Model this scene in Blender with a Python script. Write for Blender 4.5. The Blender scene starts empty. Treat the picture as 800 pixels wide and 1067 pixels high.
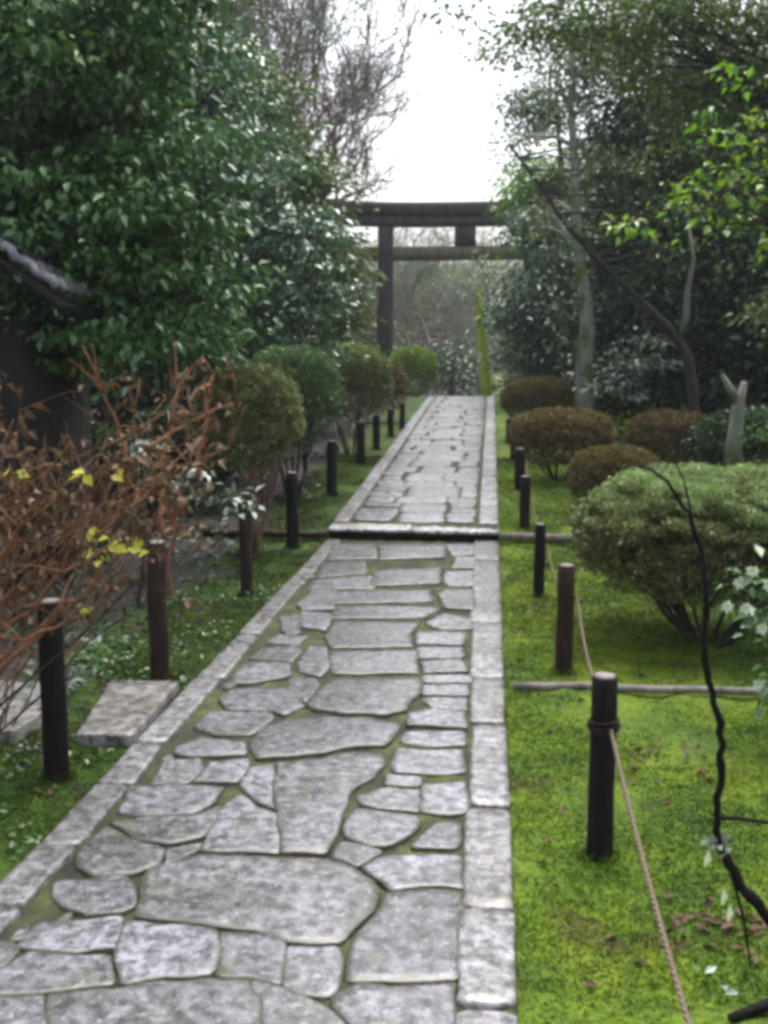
import bpy, math, random
import numpy as np
from mathutils import Vector, Matrix, Euler

rng = np.random.default_rng(11)
random.seed(5)
C = bpy.context.scene.collection
SC = bpy.context.scene
R = math.radians

# ------------------------------------------------------------------ camera
CAM_H = 1.55
cam_d = bpy.data.cameras.new('camera')
cam = bpy.data.objects.new('camera', cam_d)
C.objects.link(cam)
SC.camera = cam
cam.location = (0, 0, CAM_H)
cam.rotation_euler = (R(90 - 8.186), 0, R(5.93))
cam_d.sensor_fit = 'VERTICAL'
cam_d.sensor_height = 36
cam_d.lens = 36
cam_d.clip_start = 0.05
cam_d.clip_end = 2000
ROT = np.array(Euler(cam.rotation_euler).to_matrix())


def ray(px, py):
    """direction of the photograph's pixel, used only to measure where things stand"""
    d = ROT @ np.array([(px - 400) / 1067.0, -(py - 533.5) / 1067.0, -1.0])
    return d


def at(px, py, Y):
    d = ray(px, py)
    t = Y / d[1]
    return np.array([d[0] * t, Y, CAM_H + d[2] * t])


# ------------------------------------------------------------------ noise
def vnoise(p, scale=1.0, seed=0):
    """value noise on (n,2) or (n,3) points, 0..1"""
    p = np.asarray(p, float) * scale
    if p.shape[-1] == 2:
        p = np.concatenate([p, np.zeros(p.shape[:-1] + (1,))], -1)
    i = np.floor(p).astype(np.int64)
    f = p - i
    f = f * f * (3 - 2 * f)

    def h(ix, iy, iz):
        v = (ix * 73856093) ^ (iy * 19349663) ^ (iz * 83492791) ^ (seed * 2654435761)
        v = (v ^ (v >> 13)) * 1274126177
        v = v ^ (v >> 16)
        return (v & 0xFFFF) / 65535.0
    out = 0
    for a in (0, 1):
        for b in (0, 1):
            for c in (0, 1):
                w = (f[..., 0] if a else 1 - f[..., 0]) * (f[..., 1] if b else 1 - f[..., 1]) * (f[..., 2] if c else 1 - f[..., 2])
                out = out + w * h(i[..., 0] + a, i[..., 1] + b, i[..., 2] + c)
    return out


YS = 9.05        # the stone step
YC = 23.9        # crest
XL, XR = -1.45, 0.085


def path_z(y):
    y = np.asarray(y, float)
    return np.where(y < YS, 0.0, 0.09 + 0.05 * (np.minimum(y, YC) - YS) - 0.045 * np.clip(y - YC, 0, 30))


def base_z(y):
    y = np.asarray(y, float)
    up = 0.055 + 0.05 * (np.minimum(y, YC) - YS) - 0.045 * np.clip(y - YC, 0, 30)
    t = np.clip((y - (YS - .02)) / .07, 0, 1)
    return -0.025 * (1 - t) + up * t


def T(x, y):
    x = np.asarray(x, float); y = np.asarray(y, float)
    p = np.stack([x, y], -1)
    z = base_z(y)
    d = np.maximum(XL - x, x - XR)
    amp = np.clip(d / .25, 0, 1)
    z = z + amp * (0.05 * (vnoise(p, 1.3, 3) - .5) + 0.03 * (vnoise(p, 5, 4) - .5) + .018 * (vnoise(p, 11, 6) - .5)) + 0.016 * np.clip(d / .03, 0, 1) * (vnoise(p, 22, 5) - .5)
    z = z + 0.05 * np.clip(d - 3, 0, 40) * 0.6
    z = np.where(d < 0.0, np.where((y > YS - .1) & (y < YS + .26), -.06, path_z(y) - .06), z)
    return z


def Tz(x, y):
    return float(T(np.array([x]), np.array([y]))[0])


def ground(px, py):
    d = ray(px, py)
    t = 0.5
    while t < 90:
        p = np.array([0, 0, CAM_H]) + d * t
        if p[2] <= float(base_z(p[1])):
            return p
        t += 0.01
    return p


# ------------------------------------------------------------------ mesh building
def make_mesh(name, V, F, mat=None, rnd=None, smooth=False, parent=None):
    """V (n,3); F list of (m,k) int arrays"""
    me = bpy.data.meshes.new(name)
    V = np.asarray(V, np.float32)
    if not isinstance(F, list):
        F = [F]
    F = [np.asarray(f, np.int32) for f in F if len(f)]
    me.vertices.add(len(V))
    me.vertices.foreach_set('co', V.ravel())
    nl = sum(f.size for f in F)
    me.loops.add(nl)
    me.loops.foreach_set('vertex_index', np.concatenate([f.ravel() for f in F]))
    npoly = sum(len(f) for f in F)
    me.polygons.add(npoly)
    tot = np.concatenate([np.full(len(f), f.shape[1], np.int32) for f in F])
    st = np.concatenate([[0], np.cumsum(tot)[:-1]]).astype(np.int32)
    me.polygons.foreach_set('loop_start', st)
    me.polygons.foreach_set('loop_total', tot)
    if smooth:
        me.polygons.foreach_set('use_smooth', np.ones(npoly, bool))
    if rnd is not None:
        a = me.attributes.new('rnd', 'FLOAT', 'POINT')
        a.data.foreach_set('value', np.asarray(rnd, np.float32))
    me.update(calc_edges=True)
    if mat:
        me.materials.append(mat)
    o = bpy.data.objects.new(name, me)
    C.objects.link(o)
    if parent is not None:
        o.parent = parent
        o.matrix_parent_inverse = parent.matrix_basis.inverted()
    return o


class MB:
    def __init__(s):
        s.V = []; s.F = {}; s.Rn = []; s.n = 0

    def add(s, V, F, rnd=0.5):
        V = np.asarray(V, float)
        s.V.append(V)
        s.Rn.append(np.full(len(V), rnd) if np.isscalar(rnd) else np.asarray(rnd))
        if isinstance(F, list) and isinstance(F[0], list):
            F = np.array(F)
        for f in (F if isinstance(F, list) else [F]):
            f = np.asarray(f, int)
            s.F.setdefault(f.shape[1], []).append(f + s.n)
        s.n += len(V)

    def tube(s, P, r, sides=6, rnd=0.5, cap=True, wob=0.0):
        P = np.asarray(P, float); n = len(P)
        r = np.broadcast_to(np.asarray(r, float), (n,))
        Tn = np.gradient(P, axis=0)
        Tn /= np.linalg.norm(Tn, axis=1, keepdims=True) + 1e-9
        ref = np.array([0.0, 0, 1]) if abs(Tn[0][2]) < .9 else np.array([1.0, 0, 0])
        U = np.cross(Tn, ref); U /= np.linalg.norm(U, axis=1, keepdims=True) + 1e-9
        W = np.cross(Tn, U)
        a = np.linspace(0, 2 * np.pi, sides, endpoint=False)
        rr = r[:, None] * (1 + wob * (rng.random((n, sides)) - .5))
        V = P[:, None] + rr[..., None] * (np.cos(a)[None, :, None] * U[:, None] + np.sin(a)[None, :, None] * W[:, None])
        i = np.arange(n - 1)[:, None] * sides; j = np.arange(sides)[None]
        F = np.stack([i + j, i + (j + 1) % sides, i + sides + (j + 1) % sides, i + sides + j], -1).reshape(-1, 4)
        V = V.reshape(-1, 3)
        fs = [F]
        if cap:
            V = np.concatenate([V, P[:1], P[-1:]])
            c0, c1 = n * sides, n * sides + 1
            jj = np.arange(sides)
            fs.append(np.stack([np.full(sides, c0), (jj + 1) % sides, jj], -1))
            fs.append(np.stack([np.full(sides, c1), (n - 1) * sides + jj, (n - 1) * sides + (jj + 1) % sides], -1))
        s.add(V, fs, rnd)

    def box(s, c, d, rz=0.0, rnd=0.5, rx=0.0, ry=0.0):
        v = np.array([[x, y, z] for x in (-.5, .5) for y in (-.5, .5) for z in (-.5, .5)]) * np.array(d)
        M = np.array(Euler((rx, ry, rz)).to_matrix())
        v = v @ M.T + np.array(c)
        s.add(v, [[0, 1, 3, 2], [4, 6, 7, 5], [0, 4, 5, 1], [2, 3, 7, 6], [0, 2, 6, 4], [1, 5, 7, 3]], rnd)

    def build(s, name, mat, parent=None, smooth=False):
        V = np.concatenate(s.V)
        return make_mesh(name, V, [np.concatenate(f) for f in s.F.values()], mat, np.concatenate(s.Rn), smooth, parent)


def nrm(a):
    return a / (np.linalg.norm(a, axis=-1, keepdims=True) + 1e-9)


def add_leaves(mb, P, D, N, L, W, rnd, fold=0.18):
    """folded four point leaves, all at once"""
    n = len(P)
    D = nrm(D); S = nrm(np.cross(D, N)); N2 = np.cross(S, D)
    L = np.broadcast_to(L, (n,))[:, None]; W = np.broadcast_to(W, (n,))[:, None]
    droop = (rng.random((n, 1)) * .25)
    a = P
    b = P + D * L * .45 + S * W * .5 + N2 * W * fold
    c = P + D * L - N2 * L * droop
    d = P + D * L * .45 - S * W * .5 + N2 * W * fold
    V = np.stack([a, b, c, d], 1).reshape(-1, 3)
    k = np.arange(n)[:, None] * 4
    F = np.concatenate([k + np.array([[0, 1, 2]]), k + np.array([[0, 2, 3]])])
    mb.add(V, F, np.repeat(np.broadcast_to(rnd, (n,)), 4))


def tag(o, label, cat, group=None, kind=None):
    o['label'] = label
    if cat:
        o['category'] = cat
    if group:
        o['group'] = group
    if kind:
        o['kind'] = kind
    return o


def empty(name, loc):
    o = bpy.data.objects.new(name, None)
    o.location = Vector([float(v) for v in loc])
    o.empty_display_size = .1
    C.objects.link(o)
    return o


# ------------------------------------------------------------------ materials
def new_mat(name):
    m = bpy.data.materials.new(name); m.use_nodes = True
    nt = m.node_tree; nt.nodes.clear()
    out = nt.nodes.new('ShaderNodeOutputMaterial')
    return m, nt, out


def N_(nt, t, **kw):
    n = nt.nodes.new('ShaderNode' + t)
    for k, v in kw.items():
        if k.startswith('i_'):
            n.inputs[k[2:].replace('_', ' ')].default_value = v
        else:
            setattr(n, k, v)
    return n


def ramp(nt, src, stops, interp='LINEAR'):
    r = nt.nodes.new('ShaderNodeValToRGB')
    r.color_ramp.interpolation = interp
    e = r.color_ramp.elements
    while len(e) < len(stops):
        e.new(0.5)
    for k, (p, c) in enumerate(stops):
        e[k].position = p
        e[k].color = (c[0], c[1], c[2], 1) if not np.isscalar(c) else (c, c, c, 1)
    nt.links.new(src, r.inputs[0])
    return r.outputs[0]


def noise_(nt, scale, detail=4, rough=.55, vec=None):
    n = N_(nt, 'TexNoise')
    n.inputs['Scale'].default_value = scale
    n.inputs['Detail'].default_value = detail
    n.inputs['Roughness'].default_value = rough
    if vec is not None:
        nt.links.new(vec, n.inputs['Vector'])
    return n.outputs['Fac']


def obj_co(nt):
    return N_(nt, 'TexCoord').outputs['Object']


def geo_pos(nt):
    return N_(nt, 'NewGeometry').outputs['Position']


def mixc(nt, fac, a, b, mode='MIX'):
    m = nt.nodes.new('ShaderNodeMix'); m.data_type = 'RGBA'; m.blend_type = mode
    for k, v in ((0, fac), (6, a), (7, b)):
        if hasattr(v, 'node'):
            nt.links.new(v, m.inputs[k])
        elif k == 0:
            m.inputs[0].default_value = v
        else:
            m.inputs[k].default_value = (v[0], v[1], v[2], 1)
    return m.outputs[2]


def bump(nt, h, strength, dist, nrm_in=None):
    b = N_(nt, 'Bump')
    b.inputs['Strength'].default_value = strength
    b.inputs['Distance'].default_value = dist
    nt.links.new(h, b.inputs['Height'])
    if nrm_in is not None:
        nt.links.new(nrm_in, b.inputs['Normal'])
    return b.outputs['Normal']


def leaf_mat(name, stops, rough=.38, trans=.22, patch=1.2, spec=.5):
    m, nt, out = new_mat(name)
    at_ = N_(nt, 'Attribute', attribute_name='rnd').outputs['Fac']
    no = noise_(nt, patch, 3, .6, geo_pos(nt))
    mm = N_(nt, 'Math', operation='MULTIPLY_ADD'); mm.inputs[1].default_value = .55
    ad = N_(nt, 'Math', operation='MULTIPLY_ADD'); ad.inputs[1].default_value = .9; ad.inputs[2].default_value = -.22
    nt.links.new(no, ad.inputs[0])
    nt.links.new(at_, mm.inputs[0]); nt.links.new(ad.outputs[0], mm.inputs[2])
    col = ramp(nt, mm.outputs[0], stops)
    p = N_(nt, 'BsdfPrincipled')
    nt.links.new(col, p.inputs['Base Color'])
    p.inputs['Roughness'].default_value = rough
    p.inputs['Specular IOR Level'].default_value = spec
    tr = N_(nt, 'BsdfTranslucent')
    c2 = mixc(nt, 1.0, col, (1.0, 1.15, .55), 'MULTIPLY')
    nt.links.new(c2, tr.inputs['Color'])
    mx = N_(nt, 'MixShader'); mx.inputs[0].default_value = trans
    nt.links.new(p.outputs[0], mx.inputs[1]); nt.links.new(tr.outputs[0], mx.inputs[2])
    nt.links.new(mx.outputs[0], out.inputs['Surface'])
    return m


def bark_mat(name, c0, c1, moss=None, moss_amt=.5, rough=.85, scale=14):
    m, nt, out = new_mat(name)
    co = obj_co(nt)
    mp = N_(nt, 'Mapping'); mp.inputs['Scale'].default_value = (1, 1, .25)
    nt.links.new(co, mp.inputs['Vector'])
    n1 = noise_(nt, scale, 6, .65, mp.outputs[0])
    col = ramp(nt, n1, [(.3, c0), (.68, c1)])
    if moss:
        n2 = noise_(nt, 4, 5, .6, co)
        f = ramp(nt, n2, [(moss_amt, 0.0), (moss_amt + .12, 1.0)])
        col = mixc(nt, f, col, moss)
    p = N_(nt, 'BsdfPrincipled'); p.inputs['Roughness'].default_value = rough; p.inputs['Specular IOR Level'].default_value = .2
    nt.links.new(col, p.inputs['Base Color'])
    nt.links.new(bump(nt, n1, .8, .02), p.inputs['Normal'])
    nt.links.new(p.outputs[0], out.inputs['Surface'])
    return m


def stone_mat(name, a, b, mossy=.62, speck=1.0, gloss=.42):
    m, nt, out = new_mat(name)
    co = geo_pos(nt)
    r_ = N_(nt, 'Attribute', attribute_name='rnd').outputs['Fac']
    base = ramp(nt, r_, [(0, a), (.3, (b[0] * .82, b[1] * .80, b[2] * .76)), (.55, (a[0] * 1.35, a[1] * 1.35, a[2] * 1.4)), (.8, b), (1, (b[0] * 1.15, b[1] * 1.15, b[2] * 1.17))])
    big = noise_(nt, 3.0, 5, .6, co)
    mid = noise_(nt, 20, 6, .7, co)
    fine = noise_(nt, 34, 5, .78, co)
    col = mixc(nt, 1.0, base, ramp(nt, big, [(.32, (.55, .53, .50)), (.66, (1.2, 1.2, 1.22))]), 'MULTIPLY')
    col = mixc(nt, 1.0, col, ramp(nt, mid, [(.37, (.2, .19, .18)), (.48, (.8, .8, .8)), (.58, (1.55, 1.54, 1.57))]), 'MULTIPLY')
    sp = ramp(nt, fine, [(.55, 0.0), (.68, .42 * speck)])
    col = mixc(nt, sp, col, (.62, .61, .62))
    sp2 = ramp(nt, fine, [(.34, .75 * speck), (.45, 0.0)])
    col = mixc(nt, sp2, col, (.045, .042, .04))
    mo = noise_(nt, 5.5, 6, .68, co)
    mf = ramp(nt, mo, [(mossy, 0.0), (mossy + .14, .75)])
    col = mixc(nt, mf, col, (.13, .135, .06))
    ed = N_(nt, 'Attribute', attribute_name='edge').outputs['Fac']
    en = noise_(nt, 12, 5, .7, co)
    es = N_(nt, 'Math', operation='ADD'); nt.links.new(ed, es.inputs[0]); nt.links.new(en, es.inputs[1])
    em = N_(nt, 'MapRange'); em.inputs[1].default_value = 1.12; em.inputs[2].default_value = 1.42; em.inputs[4].default_value = .9
    nt.links.new(es.outputs[0], em.inputs[0])
    col = mixc(nt, em.outputs[0], col, (.045, .046, .022))
    p = N_(nt, 'BsdfPrincipled')
    nt.links.new(col, p.inputs['Base Color'])
    p.inputs['Specular IOR Level'].default_value = .6
    p.inputs['Coat Weight'].default_value = .7; p.inputs['Coat Roughness'].default_value = .2
    wet = noise_(nt, 9, 4, .6, co)
    ro = ramp(nt, wet, [(.35, gloss - .12), (.65, gloss + .2)])
    nt.links.new(ro, p.inputs['Roughness'])
    b1 = bump(nt, mid, 1.0, .022)
    b2 = bump(nt, fine, .8, .006, b1)
    nt.links.new(b2, p.inputs['Normal'])
    nt.links.new(p.outputs[0], out.inputs['Surface'])
    return m


def simple_mat(name, c0, c1, scale=20, rough=.7, bs=.4, bd=.01):
    m, nt, out = new_mat(name)
    n1 = noise_(nt, scale, 5, .6, obj_co(nt))
    p = N_(nt, 'BsdfPrincipled'); p.inputs['Roughness'].default_value = rough
    nt.links.new(ramp(nt, n1, [(.3, c0), (.7, c1)]), p.inputs['Base Color'])
    nt.links.new(bump(nt, n1, bs, bd), p.inputs['Normal'])
    nt.links.new(p.outputs[0], out.inputs['Surface'])
    return m


M = {}
M['stone'] = stone_mat('granite_paving', (.092, .092, .101), (.20, .20, .228), .58, 1.3, .30)
M['kerb'] = stone_mat('granite_kerb', (.15, .147, .15), (.23, .224, .236), .60, 1.0, .34)
M['pebble'] = simple_mat('dark_pebble', (.04, .036, .037), (.12, .11, .115), 30, .75)
M['slab'] = stone_mat('worn_slab', (.17, .165, .155), (.2, .195, .185), .6, .4, .5)
M['step'] = stone_mat('pale_step', (.36, .35, .35), (.42, .41, .41), .7, .5, .45)
M['log'] = bark_mat('weathered_log', (.09, .075, .068), (.27, .24, .225))
M['char'] = bark_mat('charred_wood', (.004, .0035, .0045), (.013, .010, .011), None, .5, .8, 30)
M['char_brown'] = bark_mat('charred_brown_wood', (.008, .006, .006), (.05, .027, .02), None, .5, .8, 22)
M['endgrain'] = simple_mat('weathered_end_grain', (.10, .09, .085), (.24, .22, .21), 40)
M['rope'] = simple_mat('palm_rope', (.085, .06, .042), (.19, .14, .10), 160, .9, .6, .004)
M['torii'] = bark_mat('weathered_gate_wood', (.04, .037, .04), (.085, .078, .08), None, .5, .85, 5)
M['nuki'] = bark_mat('mossy_gate_wood', (.13, .11, .08), (.24, .205, .15), (.14, .13, .07), .5, .85, 5)
M['bark_dark'] = bark_mat('dark_bark', (.022, .02, .018), (.06, .052, .045))
M['bark_grey'] = bark_mat('grey_bark', (.10, .095, .085), (.24, .235, .215), (.10, .13, .04), .5)
M['bark_lichen'] = bark_mat('lichen_bark', (.11, .115, .10), (.32, .33, .29), (.10, .13, .04), .50)
M['bark_moss'] = bark_mat('mossy_bark', (.34, .5, .03), (.5, .7, .06), (.5, .52, .14), .6)
M['twig'] = bark_mat('brown_twig', (.10, .06, .045), (.23, .14, .10), None, .5, .8, 20)
M['red_twig'] = bark_mat('red_brown_stem', (.08, .035, .018), (.32, .15, .075), None, .5, .7, 30)
M['tan_twig'] = bark_mat('tan_stem', (.12, .075, .045), (.34, .24, .16), None, .5, .7, 30)
M['twig_far'] = bark_mat('grey_brown_twig', (.14, .125, .115), (.26, .23, .21))  # lightened twigs: part of the far trees' haze is put into this colour
M['soffit'] = simple_mat('dark_timber', (.005, .0045, .004), (.014, .012, .011), 10, .9)
M['tile'] = simple_mat('grey_roof_tile', (.02, .02, .022), (.34, .33, .37), 7, .4)
M['white_petal'] = leaf_mat('white_petal', [(0, (.62, .64, .6)), (1, (.8, .82, .8))], .5, .2)
M['yellow_leaf'] = leaf_mat('yellow_leaf', [(0, (.5, .48, .03)), (1, (.75, .72, .12))], .4, .3)
M['dry_leaf'] = leaf_mat('dry_leaf', [(0, (.03, .017, .008)), (.5, (.09, .046, .02)), (1, (.2, .125, .06))], .75, .15, 3)
G = [(.05, .10)]
M['leaf_camellia'] = leaf_mat('glossy_evergreen_leaf', [(0, (.018, .042, .016)), (.4, (.06, .14, .045)), (.75, (.11, .23, .07)), (1, (.24, .36, .09))], .3, .15)
M['leaf_blue'] = leaf_mat('blue_green_leaf', [(0, (.04, .08, .055)), (.5, (.09, .175, .11)), (1, (.2, .31, .18))], .22, .15, 1.5, .8)
M['leaf_olive'] = leaf_mat('olive_leaf', [(0, (.035, .065, .022)), (.5, (.085, .14, .045)), (1, (.19, .25, .07))], .45, .25)
M['leaf_dark'] = leaf_mat('dark_evergreen_leaf', [(0, (.01, .03, .015)), (.5, (.03, .072, .036)), (1, (.08, .15, .06))], .4, .12)
M['leaf_grey'] = leaf_mat('grey_green_leaf', [(0, (.07, .10, .06)), (.5, (.14, .19, .115)), (1, (.25, .3, .18))], .4, .25)  # lightened too, so distant crowns carry some haze in their colour
M['leaf_bright'] = leaf_mat('bright_green_leaf', [(0, (.04, .11, .02)), (.5, (.12, .25, .03)), (1, (.34, .45, .06))], .35, .4, 2)
M['leaf_clip'] = leaf_mat('clipped_azalea_leaf', [(0, (.05, .035, .018)), (.3, (.11, .095, .04)), (.55, (.17, .22, .08)), (1, (.42, .54, .26))], .5, .2, 5)
M['leaf_clip_brown'] = leaf_mat('bronze_azalea_leaf', [(0, (.04, .022, .012)), (.4, (.13, .085, .035)), (.75, (.2, .165, .06)), (1, (.3, .29, .11))], .55, .2, 4)
M['leaf_clip_green'] = leaf_mat('green_azalea_leaf', [(0, (.04, .06, .03)), (.5, (.10, .17, .07)), (1, (.25, .38, .17))], .45, .2, 4)
M['leaf_lime'] = leaf_mat('lime_leaf', [(0, (.1, .16, .03)), (.5, (.2, .3, .06)), (1, (.36, .48, .12))], .5, .3, 3)
M['leaf_pale'] = leaf_mat('pale_glossy_leaf', [(0, (.09, .13, .10)), (.5, (.22, .27, .23)), (1, (.5, .56, .5))], .3, .2, 3)


def moss_mat(name, tuft=False):
    m, nt, out = new_mat(name)
    co = geo_pos(nt)
    a = noise_(nt, 1.1, 6, .62, co)
    b = noise_(nt, 7, 5, .65, co)
    c = noise_(nt, 45, 4, .7, co)
    col = ramp(nt, a, [(.26, (.05, .085, .012)), (.42, (.085, .155, .012)), (.54, (.135, .215, .014)), (.72, (.21, .28, .03))])
    col = mixc(nt, 1.0, col, ramp(nt, b, [(.3, (.42, .46, .5)), (.5, (.95, .95, .95)), (.7, (1.3, 1.2, 1.0))]), 'MULTIPLY')
    if not tuft:
        col = mixc(nt, 1.0, col, ramp(nt, c, [(.3, (.35, .38, .35)), (.6, (1.15, 1.15, 1.1))]), 'MULTIPLY')
    else:
        rr = N_(nt, 'Attribute', attribute_name='rnd').outputs['Fac']
        col = mixc(nt, 1.0, col, ramp(nt, rr, [(0, (.55, .62, .5)), (1, (1.4, 1.3, 1.1))]), 'MULTIPLY')
    d = noise_(nt, 2.1, 6, .7, co)
    col = mixc(nt, ramp(nt, d, [(.57, 0.0), (.66, .8)]), col, (.085, .06, .03))
    # left of the path the colour is multiplied darker; bare gravelly soil beyond the posts
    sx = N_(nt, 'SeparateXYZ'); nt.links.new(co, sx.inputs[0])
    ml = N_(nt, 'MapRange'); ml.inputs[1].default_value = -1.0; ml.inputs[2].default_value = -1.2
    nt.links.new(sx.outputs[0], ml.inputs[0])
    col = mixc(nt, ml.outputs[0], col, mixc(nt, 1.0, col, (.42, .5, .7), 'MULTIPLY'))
    e = N_(nt, 'Math', operation='MULTIPLY_ADD'); e.inputs[1].default_value = 1.6; e.inputs[2].default_value = 0
    nt.links.new(a, e.inputs[0])
    g = N_(nt, 'Math', operation='ADD'); nt.links.new(sx.outputs[0], g.inputs[0]); nt.links.new(e.outputs[0], g.inputs[1])
    gf = ramp(nt, g.outputs[0], [(0, 0.0), (1, 0.0)])
    mr = N_(nt, 'MapRange'); mr.inputs[1].default_value = -1.25; mr.inputs[2].default_value = -1.5
    nt.links.new(g.outputs[0], mr.inputs[0])
    soil = ramp(nt, c, [(.3, (.018, .015, .014)), (.5, (.045, .038, .036)), (.7, (.12, .108, .112))])
    if not tuft:
        col = mixc(nt, mr.outputs[0], col, soil)
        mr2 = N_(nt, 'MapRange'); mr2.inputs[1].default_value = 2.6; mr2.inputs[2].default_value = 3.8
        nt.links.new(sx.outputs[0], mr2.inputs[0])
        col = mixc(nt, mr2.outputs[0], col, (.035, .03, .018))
    p = N_(nt, 'BsdfPrincipled'); p.inputs['Roughness'].default_value = .8
    p.inputs['Specular IOR Level'].default_value = .25
    nt.links.new(col, p.inputs['Base Color'])
    if not tuft:
        nt.links.new(bump(nt, c, 1.0, .03, bump(nt, b, .8, .05)), p.inputs['Normal'])
    nt.links.new(p.outputs[0], out.inputs['Surface'])
    return m


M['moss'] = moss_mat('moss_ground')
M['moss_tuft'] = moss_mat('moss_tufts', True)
m, nt, out = new_mat('joint_moss')
co = geo_pos(nt); a = noise_(nt, 6, 5, .6, co); b = noise_(nt, 50, 4, .7, co)
col = ramp(nt, a, [(.3, (.016, .015, .009)), (.5, (.034, .036, .012)), (.72, (.085, .11, .022))])
col = mixc(nt, 1.0, col, ramp(nt, b, [(.3, (.4, .4, .4)), (.65, (1.2, 1.2, 1.2))]), 'MULTIPLY')
p = N_(nt, 'BsdfPrincipled'); p.inputs['Roughness'].default_value = .9
nt.links.new(col, p.inputs['Base Color']); nt.links.new(bump(nt, b, 1, .01), p.inputs['Normal'])
nt.links.new(p.outputs[0], out.inputs['Surface'])
M['joint'] = m


# ------------------------------------------------------------------ ground
def grow(a, b, s0, k):
    o = []; x = a; s = s0
    while x < b:
        x += s; s *= k; o.append(x)
    return o


xs = np.array(sorted([-v for v in grow(3.6, 400, .06, 1.16)]) + list(np.arange(-3.6, XL - .01, .03)) + [XL - .004, XL + .004] +
              list(np.linspace(XL + .1, XR - .1, 6)) + [XR - .004, XR + .004] + list(np.arange(XR + .03, 3.6, .03)) + grow(3.6, 400, .06, 1.16))
ys = np.array(sorted([-v for v in grow(-1.0, 120, .2, 1.3)]) + list(np.arange(1.1, YS - .06, .035)) + list(np.arange(YS - .06, YS + .1, .012)) +
              list(np.arange(YS + .1, 14, .05)) + list(np.arange(14, 30, .12)) + grow(30, 700, .3, 1.1))
gx, gy = np.meshgrid(xs, ys)
gz = T(gx, gy)
V = np.stack([gx, gy, gz], -1).reshape(-1, 3)
nx_, ny_ = len(xs), len(ys)
i = np.arange(ny_ - 1)[:, None] * nx_ + np.arange(nx_ - 1)[None]
F = np.stack([i, i + 1, i + nx_ + 1, i + nx_], -1).reshape(-1, 4)
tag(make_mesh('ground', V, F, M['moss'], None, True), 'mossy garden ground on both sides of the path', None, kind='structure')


# moss tufts
def tufts(n, x0, x1, y0, y1, L, seed):
    mb = MB()
    u = rng.random((n * 2, 2))
    x = x0 + (x1 - x0) * u[:, 0]
    y = y0 * (y1 / y0) ** u[:, 1]
    pn = vnoise(np.stack([x, y], -1), 2.2, 9) - .35 * (vnoise(np.stack([x, y], -1), 1.4, 77) > .72)
    dd_ = np.maximum(XL - x, x - XR)
    keep = (dd_ > -.02 + .03 * vnoise(np.stack([x, y], -1), 9, 19)) & (pn + rng.random(n * 2) * .5 > .5) & (x + .7 * vnoise(np.stack([x, y], -1), 1.7, 14) > -1.72)
    x, y = x[keep], y[keep]
    z = np.where(np.maximum(XL - x, x - XR) > .002, T(x, y), path_z(y) - .006)
    P = np.stack([x, y, z - .002], -1)
    n = len(P)
    D = np.stack([rng.normal(0, .6, n), rng.normal(0, .6, n), np.ones(n) * .75], -1)
    N = rng.normal(0, 1, (n, 3))
    s = (.6 + .8 * rng.random(n)) * (1 + .07 * y)
    add_leaves(mb, P, D, N, L * s, L * .45 * s, rng.random(n))
    return mb


mb = tufts(260000, XR, 2.6, 1.3, 14, .0085, 1)
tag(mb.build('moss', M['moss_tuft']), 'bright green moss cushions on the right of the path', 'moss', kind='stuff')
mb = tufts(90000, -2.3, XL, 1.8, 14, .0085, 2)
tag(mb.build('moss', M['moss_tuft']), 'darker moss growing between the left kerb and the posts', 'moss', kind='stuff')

# ------------------------------------------------------------------ path
W = 30
ux = np.linspace(XL + .01, XR - .01, 60)
uy = np.array(list(np.arange(.6, YS, .03)) + [YS - .001])
for part in range(2):
    if part:
        uy = np.arange(YS + .03, 46, .08)
    gx, gy = np.meshgrid(ux, uy)
    gz = path_z(gy) - .014 + .014 * (vnoise(np.stack([gx, gy], -1), 30, 1) - .5)
    V = np.stack([gx, gy, gz], -1).reshape(-1, 3)
    i = np.arange(len(uy) - 1)[:, None] * 60 + np.arange(59)[None]
    F = np.stack([i, i + 1, i + 61, i + 60], -1).reshape(-1, 4)
    tag(make_mesh('path_joints', V, F, M['joint'], None, True), 'mossy joints between the paving stones', None, kind='structure')

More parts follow.
